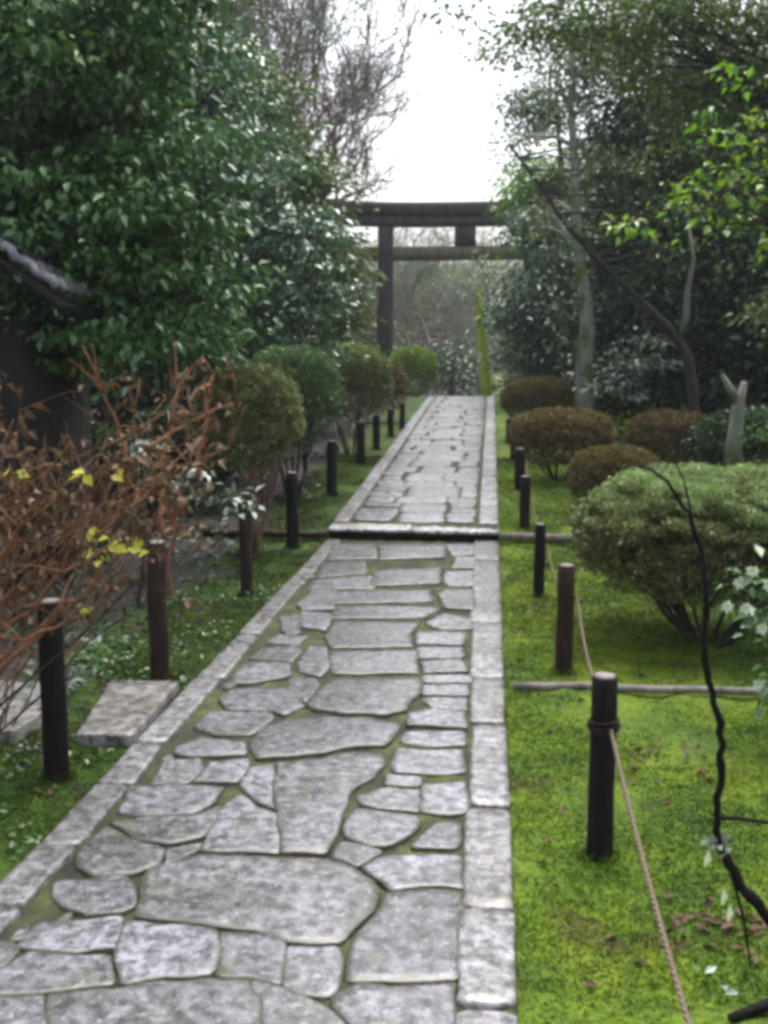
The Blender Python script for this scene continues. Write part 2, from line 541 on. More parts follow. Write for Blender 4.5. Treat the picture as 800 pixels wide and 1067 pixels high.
POLY = """
-30,1040 46,1038 44,1120 -60,1120
55,1037 120,1031 165,1024 215,1018 257,1019 271,1042 277,1120 52,1120
262,1018 293,1029 318,1038 345,1051 362,1070 380,1120 284,1120 276,1042
350,1034 372,1027 470,1026 472,1120 386,1120 366,1062 347,1044
301,987 328,986 352,985 356,1000 352,1028 343,1034 316,1032 299,1026 297,1010
131,962 188,966 221,970 226,992 222,1012 165,1018 128,1025 121,1000
230,972 272,972 295,981 292,1000 293,1023 262,1013 229,1013
40,962 126,955 126,987 84,990 38,989 22,985
32,993 84,995 113,996 114,1023 70,1030 7,1033 -25,1034 0,1012
-30,985 12,980 22,990 0,1008 -30,1012
60,918 85,915 87,948 66,945 57,930
90,915 130,911 140,920 138,940 126,948 91,950
88,882 112,862 146,877 170,883 163,898 140,908 98,911 84,900
135,820 180,818 232,821 221,836 205,845 150,849 128,845
118,856 150,853 206,850 228,840 222,856 210,870 178,877 150,873
175,886 208,879 206,885 188,892 173,900
158,903 182,896 212,891 270,892 335,895 366,904 391,926 385,948 366,966 356,979 330,980 298,980 275,967 226,963 190,959 144,953 150,925
405,931 440,927 479,929 478,975 472,1019 395,1020 367,1022 365,1000 373,978 391,957 400,941
378,903 405,892 476,892 480,923 446,920 410,926 398,919 388,912
355,877 375,881 396,886 385,894 370,900 346,892 350,884
456,857 478,857 480,872 474,881 432,881 442,868
359,856 369,843 400,847 438,852 436,858 421,871 405,879 385,880 362,872
373,830 402,820 437,822 438,844 402,841 378,836
441,816 483,814 485,846 460,848 442,845
404,807 438,810 436,817 403,816
414,778 450,781 481,779 484,802 456,805 412,802 407,795
424,762 480,761 482,773 450,775 419,771
428,745 450,740 481,743 483,757 428,755
444,727 483,726 484,737 450,736
441,713 462,713 486,713 485,722 443,722
442,703 489,703 490,709 443,709
440,689 479,688 484,699 443,700
436,674 482,675 480,684 437,684
437,658 463,658 484,659 482,670 437,669
448,648 463,640 490,645 490,653 462,654
460,620 464,615 490,615 491,634 468,633
468,595 491,595 491,609 470,609 465,605
478,581 492,581 492,591 474,591
467,567 493,567 492,577 474,578
258,800 282,797 283,815 285,840 270,834 256,824 252,812
229,843 250,828 268,840 286,846 288,868 291,886 250,885 213,884 217,868
289,796 335,792 362,786 395,786 399,798 385,811 366,823 354,845 347,869 335,887 296,886 291,860 288,830
267,769 276,757 302,750 345,747 390,751 414,754 409,765 399,775 360,777 335,783 300,786 269,789 264,780
322,733 334,717 352,708 436,706 436,720 421,739 400,744 360,742 328,738
346,679 432,678 433,700 350,701 344,690
352,633 400,632 454,633 440,642 400,643 350,643
340,662 350,648 400,647 435,648 425,660 427,672 348,674
350,616 446,615 447,625 346,627
393,595 456,592 455,607 391,609
397,568 462,568 460,580 399,582
340,587 376,585 379,596 335,600
350,567 388,568 390,581 345,582
330,604 385,600 388,611 325,612
312,690 325,673 338,675 340,697 332,703 315,699
183,778 210,768 253,773 254,785 200,787 182,784
204,756 222,742 278,742 282,750 258,765 226,764
231,728 244,718 300,717 314,735 298,742 284,738 240,738
161,813 170,793 208,790 210,800 196,814 160,815
205,814 221,795 256,792 257,803 246,814
247,700 260,690 300,691 300,703 262,711 244,711
304,706 325,706 331,712 317,728 303,722
262,684 275,674 305,672 311,677 303,687
294,642 311,641 310,658 296,657
318,638 345,640 336,655 318,652
313,630 330,614 346,614 343,634 317,635
280,668 292,661 318,662 310,670
"""


def ground0(px, py):
    d = ray(px, py); t = -CAM_H / d[2]
    return np.array([d[0] * t, d[1] * t])


def chaikin(P, k=.16):
    Q = np.roll(P, -1, 0)
    return np.stack([P * (1 - k) + Q * k, P * k + Q * (1 - k)], 1).reshape(-1, 2)


def inset(P, g):
    A = P - np.roll(P, 1, 0); B = np.roll(P, -1, 0) - P
    a = np.array([-A[:, 1], A[:, 0]]).T; b = np.array([-B[:, 1], B[:, 0]]).T
    a = nrm(a); b = nrm(b)
    n = nrm(a + b)
    c = np.clip((n * a).sum(1), .5, 1)
    return P + n * (g / c)[:, None]


def ccw(P):
    x, y = P[:, 0], P[:, 1]
    s = (x * np.roll(y, -1) - np.roll(x, -1) * y).sum()
    return P if s > 0 else P[::-1]


EDGE = []


def stone(mbs, P, zf, g=0.0, h=.05, bev=.0045, rough=.006, tilt=.006, hv=.004, rnd=None, sub=.05):
    P = ccw(np.asarray(P, float))
    P = inset(P, g)
    # subdivide long edges and roughen
    Q = []
    for a, b in zip(P, np.roll(P, -1, 0)):
        n = max(1, int(np.linalg.norm(b - a) / sub))
        for k in range(n):
            Q.append(a + (b - a) * k / n)
    Q = np.array(Q)
    Q = Q + rough * (np.stack([vnoise(Q, 18, 21), vnoise(Q, 18, 22)], -1) - .5) * 2
    Q = chaikin(Q, .2)
    Q = np.clip(Q, [XL - 9, 0], [9, 99])
    c = Q.mean(0)
    tx, ty = rng.normal(0, tilt, 2)
    dz = rng.normal(0, hv)
    def z(q, o):
        return zf(q[:, 1]) + dz + (q[:, 0] - c[0]) * tx + (q[:, 1] - c[1]) * ty + o
    q1 = inset(Q, bev); q2 = inset(Q, bev * .3); q3 = c + (q1 - c) * .8
    rings = [np.c_[q3, z(q3, 0)], np.c_[q1, z(q1, 0)], np.c_[q2, z(q2, -bev * .45)], np.c_[Q, z(Q, -bev * 1.2)], np.c_[Q, z(Q, -h)]]
    n = len(Q); rr = rng.random() if rnd is None else rnd
    V = np.concatenate(rings + [np.array([[c[0], c[1], float(z(c[None], 0)[0])]])])
    EDGE.append(np.concatenate([np.zeros(n), np.ones(4 * n), [0]]))
    j = np.arange(n)
    F = [np.stack([k * n + (j + 1) % n, k * n + j, (k + 1) * n + j, (k + 1) * n + (j + 1) % n], -1) for k in range(4)]
    # star-shaped enough: close with a fan
    Ft = np.stack([j, (j + 1) % n, np.full(n, 5 * n)], -1)
    mbs.add(V, [np.concatenate(F), Ft], rr)


mbs = MB()
zl = lambda y: np.zeros_like(y)
for line in POLY.strip().splitlines():
    pts = [tuple(float(v) for v in q.split(',')) for q in line.split()]
    P = np.array([ground0(*q) for q in pts])
    far = P[:, 1].mean()
    stone(mbs, P, zl, g=(-.010 if far < 2.6 else -.012 if far < 4 else -.017 if far < 6 else -.03), rough=.012, hv=.0025, tilt=.006)
# small fill stones in the mossy left margin
for (px, py, s) in ((66, 955, .03), (150, 832, .03), (238, 712, .05), (305, 660, .05), (322, 600, .06), (338, 575, .06), (268, 700, .03), (20, 972, .03), (176, 790, .03), (216, 752, .035), (455, 690, .0), (398, 720, 0)):
    if s:
        c = ground0(px, py)
        a = np.sort(rng.random(7)) * 2 * math.pi
        stone(mbs, np.stack([c[0] + s * np.cos(a), c[1] + 1.6 * s * np.sin(a)], -1), zl, bev=.006)
# the part nearer than the picture's lower edge
for k in range(3):
    y1 = 1.86 - k * .42
    for (x0, x1) in ((-1.28, -.9), (-.87, -.45), (-.42, -.11)):
        stone(mbs, np.array([[x0, y1 - .38], [x1, y1 - .37], [x1 + .01, y1], [x0, y1 - .01]]), zl)
# upper terrace paving
yy = YS + .33
xi0, xi1 = XL + .17, -.115
while yy < 45:
    d = rng.uniform(.26, .72)
    cuts = [xi0, xi0 + rng.uniform(.16, .42)]
    mid = rng.uniform(.45, .65)
    cuts.append(cuts[-1] + mid)
    if xi1 - cuts[-1] > .12:
        cuts.append(xi1)
    else:
        cuts[-1] = xi1
    for a, b in zip(cuts[:-1], cuts[1:]):
        subs = [(yy, yy + d)] if (b - a) > .4 or d < .4 else [(yy, yy + d * .48), (yy + d * .5, yy + d)]
        for (u, v) in subs:
            j = lambda: rng.normal(0, .02)
            w = .011
            P = np.array([[a + w + j(), u + w], [(a + b) / 2, u + w * .6 + j()], [b - w + j(), u + w], [b - w + .5 * j(), v - w], [(a + b) / 2 + 2 * j(), v - w * .5], [a + w + j(), v - w]])
            stone(mbs, P, path_z, rough=.01, sub=.12)
    yy += d
pth = mbs.build('path', M['stone'], smooth=False)
ea = pth.data.attributes.new('edge', 'FLOAT', 'POINT'); ea.data.foreach_set('value', np.concatenate(EDGE).astype(np.float32))
tag(pth, 'irregular granite flagstones laid with mossy joints', None, kind='structure')

# kerbs
def kerb(name, stones, zf):
    k = MB()
    for (xa, xb, xc, xd, y0, y1) in stones:
        P = np.array([[xa, y0 + .006], [xb, y0 + .006], [xd, y1 - .006], [xc, y1 - .006]])
        stone(k, P, zf, h=.12, rough=.005, tilt=.004, hv=.004, sub=.08, bev=.009)
    return tag(k.build(name, M['kerb']), name, None, kind='structure')


def yof(py):
    return CAM_H / (-(ray(512, py)[2]) / ray(512, py)[1])


ry = [.7, 1.35] + [yof(v) for v in (1050, 945, 840, 754, 706, 647, 583)] + [YS - .03]
inn = [-.062, -.062, -.063, -.066, -.058, -.075, -.088, -.112, -.125, -.13]
ks = [(inn[k], XR + rng.normal(0, .003), inn[k] - .003, XR + rng.normal(0, .003), ry[k], ry[k + 1]) for k in range(len(ry) - 1)]
kerb('kerb_right', ks, zl)['label'] = 'straight granite kerb along the right edge of the lower path'
ly = [.9, 1.6, 2.1] + [yof(v) for v in (972, 902, 832, 786, 715, 667, 612)] + [YS - .03]
ks = [(XL + rng.normal(0, .004), XL + .135 + rng.normal(0, .008), XL + rng.normal(0, .004), XL + .13 + rng.normal(0, .008), ly[k], ly[k + 1]) for k in range(len(ly) - 1)]
kerb('kerb_left', ks, zl)['label'] = 'granite kerb along the left edge of the lower path'
for nm, x0, x1 in (('kerb_right', -.095, XR), ('kerb_left', XL, XL + .15)):
    y = YS + .30; ks = []
    while y < 45:
        d = rng.uniform(.55, 1.1)
        ks.append((x0, x1, x0, x1, y, y + d)); y += d
    kerb(nm, ks, path_z)['label'] = ('right' if x0 > -1 else 'left') + ' granite kerb of the rising upper path'

# stone step across the path
st = empty('stone_step', (-.68, YS, 0))
tag(st, 'pale stone step crossing the path with a dark gap beneath', 'step')
xm = -.70
for a, b, dz in ((XL - .0, xm - .004, 0), (xm + .004, XR + .0, -.006)):
    k = MB()
    stone(k, np.array([[a, YS - .03], [b, YS - .03], [b, YS + .28], [a, YS + .28]]), lambda y: np.full_like(y, .09 + dz), h=.026, rough=.003, tilt=0.002, hv=0, rnd=.8, bev=.006)
    k.build('tread', M['step'], st)
k = MB(); k.box((-.6825, YS + .14, .010), (1.525, .16, .108)); k.build('riser', M['char'], st)  # near-black riser: the shadow beneath the treads is put into its colour

# side slabs
for nm, pts, lab in (('paving_slab', [(80, 772), (116, 714), (187, 715), (140, 773)], 'worn rectangular stone slab lying against the left kerb'),
                     ('paving_slab', [(-60, 768), (17, 768), (50, 745), (52, 716), (-40, 714)], 'grey stone slab at the left picture edge behind the nearest post')):
    k = MB()
    P = np.array([ground0(*q) for q in pts])
    P[:, 0] = np.minimum(P[:, 0], XL - .006)
    stone(k, P, lambda y: np.full_like(y, .03), h=.09, rough=.004, tilt=.003, hv=0, bev=.008)
    tag(k.build(nm, M['slab']), lab, 'slab', 'stepping slabs left of the path')

# ------------------------------------------------------------------ posts, ropes, logs
def post(px, pyt, pyb, wpx, label, brown=False, lean=0.0, src=[]):
    b = ground(px, pyb)
    top = at(px, pyt, b[1])
    h = top[2] - b[2]
    r = wpx / 1067 * np.linalg.norm(b - np.array([0, 0, CAM_H])) / 2
    z0 = b[2] - .12
    k = MB()
    n = 7
    zz = np.linspace(0, h + .12, n)
    P = np.stack([lean * zz + 0.0018 * rng.normal(size=n), .0015 * rng.normal(size=n), zz], -1)
    rr = r * (1 - .06 * zz / zz[-1]) * (1 + .012 * rng.normal(size=n))
    P = np.vstack([P, P[-1] + [0, 0, .006]]); rr = np.append(rr, rr[-1] * .86)
    k.tube(P, rr, 14, wob=.05)
    o = k.build('wooden_post', M['char_brown' if brown else 'char'], smooth=True)
    o.location = (b[0], b[1], z0)
    tag(o, label, 'post')
    FEET.append((b[0], b[1], r))
    c = MB(); c.tube([P[-1] + [0, 0, -.003], P[-1] + [0, 0, .004]], [rr[-1] * 1.02, rr[-1] * .9], 14)
    e = c.build('end_grain', M['endgrain'], None); e.parent = o
    return o, np.array([b[0] + lean * h, b[1], b[2] + h]), r, h


FEET = []
posts_r = []
for px, t, b, w, lab, br in (
        (624, 706, 892, 26, 'charred black post nearest the camera, right of the path, rope tied to it', False),
        (587, 590, 703, 18, 'brown and black post, second from the front on the right side', True),
        (561, 547, 625, 12, 'slim black post just in front of the right log edging', False),
        (546, 497, 551, 11, 'black post standing just behind the right log edging', False),
        (541, 468, 512, 11, 'black post right of the upper path near the bronze clipped shrub', False),
        (535, 452, 480, 8, 'small far post right of the upper path under the clipped shrubs', False),
        (530, 437, 462, 7, 'farthest visible post right of the upper path', False)):
    o, tp, r, h = post(px, t, b, w, lab, br)
    o['group'] = 'rope fence posts right of the path'
    posts_r.append((tp, r, h))
for px, t, b, w, lab, br in (
        (60, 628, 812, 25, 'charred black post nearest the camera, left of the path by the slab', False),
        (167, 566, 706, 20, 'blackish brown post behind the stone slab, among the dry stems', True),
        (257, 515, 620, 13, 'thin brown post on the left moss below the round shrub', True),
        (305, 493, 570, 13, 'black post on the left just before the stone step', False),
        (346, 460, 515, 11, 'black post on the left just past the stone step', False),
        (376, 440, 485, 9, 'second black post past the stone step on the left', False),
        (392, 432, 469, 8, 'third black post past the stone step on the left', False),
        (407, 426, 456, 7, 'fourth small black post past the step on the left', False),
        (419, 420, 447, 6, 'farthest small post left of the upper path', False)):
    o, tp, r, h = post(px, t, b, w, lab, br)
    o['group'] = 'posts left of the path'


k = MB()
for (fx, fy, fr) in FEET[:20]:
    n = 260
    a = rng.random(n) * 6.283; q = fr * .98 + np.abs(rng.normal(0, .016, n))
    x = fx + q * np.cos(a); y = fy + q * np.sin(a)
    P = np.stack([x, y, T(x, y) + np.clip(.03 - (q - fr) * 1.2, 0, .03) * rng.random(n)], -1)
    add_leaves(k, P, np.stack([np.cos(a), np.sin(a), np.full(n, .8)], -1) + rng.normal(0, .5, (n, 3)), rng.normal(0, 1, (n, 3)), .013, .006, rng.random(n))
tag(k.build('moss', M['moss_tuft']), 'moss gathered around the feet of the posts', 'moss', kind='stuff')


def rope(a, b, sag, r, label):
    n = 26
    t = np.linspace(0, 1, n)[:, None]
    P = a * (1 - t) + b * t
    P[:, 2] -= sag * 4 * (t * (1 - t))[:, 0]
    k = MB()
    # two twisted strands
    for ph in (0, math.pi):
        tt = np.linspace(0, 1, n * 6)
        Q = np.stack([np.interp(tt, t[:, 0], P[:, c]) for c in range(3)], -1)
        L = np.linalg.norm(b - a)
        ang = tt * L / (r * 7) * 2 * math.pi + ph
        Q[:, 0] += r * .55 * np.cos(ang); Q[:, 2] += r * .55 * np.sin(ang)
        k.tube(Q, r * .62, 5)
    tag(k.build('rope', M['rope'], smooth=True), label, 'rope', 'ropes strung between the right posts')


near = np.array([.375, 1.35, .36])
pz = [p[0] + np.array([p[1] * .2, 0, -.13 * p[2] / .5]) for p in posts_r]
a1 = pz[0].copy(); a1[0] += posts_r[0][1] * .2; a1[1] -= posts_r[0][1] * 1.05
rope(near, a1, .035, .0068, 'brown rope running from the nearest right post towards the camera')
labs = ['thin rope slack between the two nearest right posts', 'thin rope between the second and third right posts', 'thin rope between the third and fourth right posts', 'thin rope between the fourth and fifth right posts']
for k in range(4):
    rope(pz[k] + [posts_r[k][1], 0, 0], pz[k + 1] + [posts_r[k + 1][1], 0, 0], .14, .0065, labs[k])
# knots round the nearest post
k = MB()
for q in range(3):
    an = np.linspace(0, 2 * math.pi, 25)
    rr = posts_r[0][1] * 1.06
    c = a1 * 0 + [posts_r[0][0][0], posts_r[0][0][1], a1[2] - .008 + .012 * q]
    k.tube(np.stack([c[0] + rr * np.cos(an), c[1] + rr * np.sin(an), c[2] + .005 * np.sin(an + q)], -1), .0055, 5)
tag(k.build('rope', M['char_brown'], smooth=True), 'dark rope lashing wound around the nearest right post', 'rope')


def log(a, b, r, label, mat='log'):
    n = 14
    t = np.linspace(0, 1, n)[:, None]
    P = np.asarray(a) * (1 - t) + np.asarray(b) * t
    P += rng.normal(0, .004, P.shape)
    k = MB(); k.tube(P, r * (1 + .06 * rng.normal(size=n)), 10, wob=.08)
    tag(k.build('edging_log', M[mat], smooth=True), label, 'log', 'logs edging the moss')


g = ground(543, 722)
gy_ = g[1]
log((.125, gy_, .008), (2.4, gy_ + .04, .02), .018, 'grey log lying across the moss behind the nearest right post')
log((XR + .012, YS - .03, .04), (2.2, YS - .02, .045), .034, 'grey log edging the moss step on the right')
log((XL - .012, YS - .03, .03), (-2.6, YS - .02, .03), .032, 'dark log edging the moss step on the left', 'char_brown')

# ------------------------------------------------------------------ gate
YT = 28.0
sT = YT / 1067
c0 = at(400, 400, YT); c1 = at(567, 400, YT); cm = (c0 + c1) / 2
tz = lambda py: float(at(483, py, YT)[2])
gate = empty('torii_gate', (cm[0], YT, Tz(-4, YT)))
tag(gate, 'tall weathered timber gate with two crossbeams over the path', 'gate')
gz0 = float(base_z(YT)) - .3
for cx, s in ((c0[0], 1), (c1[0], -1)):
    k = MB()
    zz = np.linspace(gz0, tz(236), 8)
    k.tube(np.stack([cx + s * .05 * (zz - gz0) / 5, np.full(8, YT), zz], -1), np.linspace(.245, .215, 8), 20)
    k.build('post', M['torii'], gate, True)


def beam(name, x0, x1, zb, zt, depth, mat, lift=0.0, wide=0.0):
    n = 25
    k = MB(); u = np.linspace(-1, 1, n)
    x = (x0 + x1) / 2 + (x1 - x0) / 2 * u
    up = lift * np.abs(u) ** 3
    rings = []
    for q in range(n):
        rings.append([[x[q], YT - depth / 2, zb + up[q]], [x[q], YT - depth / 2 - wide, zt + up[q] - .03], [x[q], YT, zt + up[q] + .05 * (wide > 0)],
                      [x[q], YT + depth / 2 + wide, zt + up[q] - .03], [x[q], YT + depth / 2, zb + up[q]]])
    Vv = np.array(rings).reshape(-1, 3)
    i = np.arange(n - 1)[:, None] * 5; j = np.arange(5)[None]
    Ff = np.stack([i + j, i + 5 + j, i + 5 + (j + 1) % 5, i + (j + 1) % 5], -1).reshape(-1, 4)
    k.add(Vv, [Ff, np.array([[4, 3, 2, 1, 0]]), np.array([[0, 1, 2, 3, 4]]) + (n - 1) * 5])
    return k.build(name, mat, gate)


xl_, xr_ = at(338, 220, YT)[0], at(629, 220, YT)[0]
beam('top_beam', xl_, xr_, tz(226), tz(212), .34, M['torii'], .16, .08)
beam('lintel', xl_ + .25, xr_ - .25, tz(236), tz(226) - .003, .30, M['torii'], .10)
beam('tie_beam', at(345, 260, YT)[0], at(622, 260, YT)[0], tz(271), tz(256), .22, M['nuki'])
k = MB(); k.box(((c0[0] + c1[0]) / 2, YT, (tz(256) + tz(236)) / 2), (.56, .26, tz(236) - tz(256) - .006)); k.build('centre_strut', M['torii'], gate)


# ------------------------------------------------------------------ vegetation builders
def curve(a, b, sagx=0.15, n=8):
    a = np.asarray(a, float); b = np.asarray(b, float)
    L = np.linalg.norm(b - a)
    m = (a + b) / 2 + rng.normal(0, sagx * L, 3) * [1, 1, .5] + [0, 0, .08 * L]
    t = np.linspace(0, 1, n)[:, None]
    P = (1 - t) ** 2 * a + 2 * t * (1 - t) * m + t * t * b
    P[1:-1] += rng.normal(0, .012 * L, (n - 2, 3))
    return P


def spray(mb, c, n, r, L, Wd, flat=.4, up=.9, droop=.35, rb=0.0, fold=.18, jit=.55):
    off = rng.normal(0, 1, (n, 3)) * [r * .6, r * .6, r * flat * .6]
    P = c + off
    D = off * [1, 1, .4] + rng.normal(0, jit * r, (n, 3)) + [0, 0, -droop * r]
    Nn = np.array([0, 0, up]) + rng.normal(0, .45, (n, 3))
    s = .6 + .75 * rng.random(n)
    rb = rb + rng.normal(0, .17)
    add_leaves(mb, P, D, Nn, L * s, Wd * s, np.clip(rng.random(n) + rb + off[:, 2] / (r + 1e-6) * .25, 0, 1), fold)


def pts_in_lobes(lobes, dens):
    out = []
    for (c, rx, ry_, rz) in lobes:
        vol = rx * ry_ * rz * 4.19
        n = max(3, int(dens * vol ** .85))
        d = nrm(rng.normal(0, 1, (n, 3)))
        rad = rng.random(n) ** .45
        out.append(c + d * rad[:, None] * np.array([rx, ry_, rz]))
    return np.concatenate(out)


def tree(name, label, cat, base, lobes, leaf, bark, dens=14, per=34, r=.28, L=.09, Wd=.045, trunk_r=.12, trunk_pts=None, group=None, flat=.4, limbs=26, droop=.35, rb=0, fold=.18, jit=.55, top=None):
    """lobes: (px, py, Y, rx, rz[, ry]) metres radii"""
    LB = []
    for l in lobes:
        c = at(l[0], l[1], l[2]); LB.append((c, l[3], l[5] if len(l) > 5 else l[3], l[4]))
    P = pts_in_lobes(LB, dens)
    P = P[P[:, 2] > T(P[:, 0], P[:, 1]) + .15]
    o = empty(name, (base[0], base[1], Tz(base[0], base[1])))
    tag(o, label, cat, group)
    k = MB()
    b0 = np.array([base[0], base[1], Tz(base[0], base[1]) - .15])
    if trunk_pts is None:
        hi = P[:, 2].max() if top is None else top
        cen = P.mean(0)
        tp = np.array([cen[0] * .6 + base[0] * .4, cen[1] * .5 + base[1] * .5, hi * .9 + b0[2] * .1])
        tr = curve(b0, tp, .04, 12)
    else:
        tr = np.vstack([b0[None], np.asarray(trunk_pts)])
    tt = np.linspace(0, 1, 24); sp = np.linspace(0, 1, len(tr))
    tr = np.stack([np.interp(tt, sp, tr[:, c]) for c in range(3)], -1)
    k.tube(tr, trunk_r * (1 - .8 * tt) + trunk_r * .5 * np.exp(-tt * 30), 10, wob=.1)
    idx = rng.choice(len(P), min(limbs, len(P)), replace=False)
    for q in idx:
        s = int(np.clip(np.searchsorted(tr[:, 2], P[q, 2] - .35 * np.linalg.norm(P[q, :2] - tr[12, :2])), 4, 22))
        cu = curve(tr[s], P[q], .1, 9)
        r0 = trunk_r * (.5 - .35 * s / 24)
        k.tube(cu, np.linspace(max(r0, .012), .005, 9), 5)
        dd = P - P[q]
        nb = np.argsort((dd ** 2).sum(1))[1:5]
        for w in nb:
            k.tube(curve(cu[5], P[w], .12, 6), np.linspace(max(r0 * .35, .006), .003, 6), 4)
    k.build('trunk', bark, o, True)
    m_ = MB()
    for c in P:
        spray(m_, c, int(per * rng.uniform(.6, 1.4)), r * rng.uniform(.7, 1.3), L, Wd, flat, droop=droop, rb=rb, fold=fold, jit=jit)
    m_.build('crown', leaf, o)
    return o


def branchy(mb, p, d, L, r, depth, spread=.55, up=.15, seg=5, tips=None, minr=.003):
    P = [p]; q = p.copy(); dd = d.copy()
    for s in range(seg):
        dd = dd + rng.normal(0, .13, 3) + [0, 0, up * .12]
        dd = dd / np.linalg.norm(dd)
        q = q + dd * L / seg
        P.append(q)
    P = np.array(P)
    mb.tube(P, np.linspace(r, r * .6, len(P)), 6 if r > .03 else 4 if r > .008 else 3, cap=False)
    if depth == 0:
        if tips is not None:
            tips.append(P[-1])
        return
    nb = 2 + (rng.random() < .5) + (depth <= 2)
    for k in range(nb):
        s = rng.integers(2, seg + 1)
        nd = dd + rng.normal(0, spread, 3) + [0, 0, up]
        nd /= np.linalg.norm(nd)
        branchy(mb, P[s], nd, L * rng.uniform(.6, .85), max(r * .58, minr), depth - 1, spread, up, seg, tips, minr)
    if tips is not None and depth <= 2:
        tips.append(P[3])


def bare_tree(label, base, h, r, mat, depth=5, lean=(0, 0), spread=.5, leaf=None, group=None, minr=.004, twl=.5):
    z = Tz(*base)
    o = empty('bare_tree', (base[0], base[1], z))
    tag(o, label, 'tree', group)
    k = MB(); tips = []
    branchy(k, np.array([base[0], base[1], z - .1]), nrm(np.array([lean[0], lean[1], 1.0])), h * .42, r, depth, spread, .25, 6, tips, minr)
    k.build('trunk', mat, o, True)
    tips = np.array(tips)
    # fine twigs form the crown
    kk = MB()
    for t in tips:
        for q in range(4):
            e = t + rng.normal(0, twl * .5, 3) + [0, 0, twl * .3]
            kk.tube(curve(t, e, .1, 4), np.linspace(minr * .8, minr * .4, 4), 3, cap=False)
    if leaf is not None:
        for t in tips[::2]:
            spray(kk, t, 7, .3, .07, .04)
    kk.build('crown', leaf if leaf is not None else mat, o)
    return o


def clipped(label, px, py_top, py_bot, wpx, Y, leaf, n, L=.022, base=None, stems=7, depth=None, p=2.5, group='clipped rounded shrubs', sparse=-.35, twig='bark_dark', top_rb=.25, stem_r=.018):
    ct = at(px, py_top, Y); cb = at(px, py_bot, Y)
    rx = wpx / 1067 * Y / 2
    ry_ = depth or rx * .85
    rz = (ct[2] - cb[2]) / 2
    c = np.array([ct[0], Y, (ct[2] + cb[2]) / 2])
    bx, by = (c[0], c[1]) if base is None else base
    bz = Tz(bx, by)
    o = empty('clipped_shrub', (bx, by, bz)); tag(o, label, 'shrub', group)
    d = nrm(rng.normal(0, 1, (n * 2, 3)))
    d = d[(d[:, 2] > sparse) | (rng.random(len(d)) < .25)][:n]
    n = len(d)
    rad = 1 / ((np.abs(d) ** p).sum(1)) ** (1 / p)
    lump = 1 + .10 * (vnoise(d * 3 + c, 1, 7) - .5) + .06 * (vnoise(d * 9 + c, 1, 8) - .5) * 2 + .10 * (rng.random(n) > .975) * rng.random(n)
    holes = vnoise(d * 7 + c, 1.3, 12)
    inner = 1 - rng.random(n) ** 2 * .16 - np.clip(.48 - holes, 0, 1) * .8
    Q = d * (rad * lump * inner)[:, None] * [rx, ry_, rz] + c
    Nn = nrm(d / np.array([rx, ry_, rz]))
    m_ = MB()
    D = Nn + rng.normal(0, .75, (n, 3)) + [0, 0, .25]
    s = .65 + .7 * rng.random(n)
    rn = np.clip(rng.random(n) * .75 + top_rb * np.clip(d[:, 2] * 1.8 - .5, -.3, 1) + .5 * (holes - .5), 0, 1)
    add_leaves(m_, Q, D, Nn + rng.normal(0, .8, (n, 3)), L * s, L * .55 * s, rn, .12)
    m_.build('foliage', leaf, o)
    k = MB()
    for q in range(stems):
        a = rng.uniform(0, 2 * math.pi)
        b0 = np.array([bx + .06 * math.cos(a), by + .06 * math.sin(a), bz - .05])
        e = c + np.array([rx * .75 * math.cos(a), ry_ * .75 * math.sin(a), rng.uniform(-.5, .2) * rz])
        cu = curve(b0, e, .05, 8)
        k.tube(cu, np.linspace(stem_r * rng.uniform(.7, 1.2), stem_r * .35, 8), 6)
        for w in range(14):
            s0 = cu[rng.integers(3, 8)]
            dd = nrm(rng.normal(0, 1, 3) + [0, 0, .6])
            e2 = c + dd * np.array([rx, ry_, rz]) * .88
            k.tube(curve(s0, e2, .06, 5), np.linspace(stem_r * .3, .0025, 5), 4, cap=False)
    k.build('stem', M[twig], o, True)
    return o


# ------------------------------------------------------------------ clipped shrubs
b = ground(738, 672)
clipped('large dome shaped clipped shrub on dark forked stems, right foreground', 748, 489, 620, 284, float(b[1]) + .15, M['leaf_clip'], 95000, .022, base=(float(b[0]), float(b[1])), stems=16, p=2.4, stem_r=.018, depth=.72, sparse=-.08, top_rb=.5)
clipped('bronze flat topped clipped shrub beside the upper path posts', 586, 426, 484, 104, 12.1, M['leaf_clip_brown'], 26000, .03, stems=7)
clipped('low olive clipped shrub peeping over the large dome shrub', 642, 466, 528, 92, 10.4, M['leaf_clip_brown'], 20000, .03, stems=6)
clipped('far olive clipped mound next to the lichen covered trunk', 562, 394, 440, 76, 16.0, M['leaf_clip_brown'], 16000, .036, stems=6)
clipped('dark brown clipped shrub in the shade of the leaning tree', 702, 428, 482, 92, 12.9, M['leaf_clip_brown'], 18000, .03, stems=6, top_rb=-.1)
clipped('brownish round clipped shrub on bare stems above the left posts', 258, 382, 486, 112, 8.4, M['leaf_clip'], 26000, .026, stems=8, base=(-2.02, 8.3), top_rb=-.05, twig='twig')
clipped('green round clipped shrub behind the brownish one on the left', 304, 362, 462, 100, 10.6, M['leaf_clip_green'], 24000, .03, stems=8)
clipped('greyish clipped shrub with brown twigs before the gate post', 366, 360, 434, 84, 14.0, M['leaf_clip'], 18000, .034, stems=8, twig='twig')
clipped('small brownish shrub between the grey shrub and the gate', 399, 376, 430, 50, 18.5, M['leaf_clip_brown'], 9000, .04, stems=6, twig='twig')
clipped('bright lime green round bush standing beyond the path crest', 430, 362, 412, 50, 26.0, M['leaf_lime'], 9000, .06, stems=4, twig='bark_grey')
clipped('dim shrub at the far left among the dry stems', 60, 440, 540, 190, 8.8, M['leaf_dark'], 16000, .05, stems=6, p=2.1)
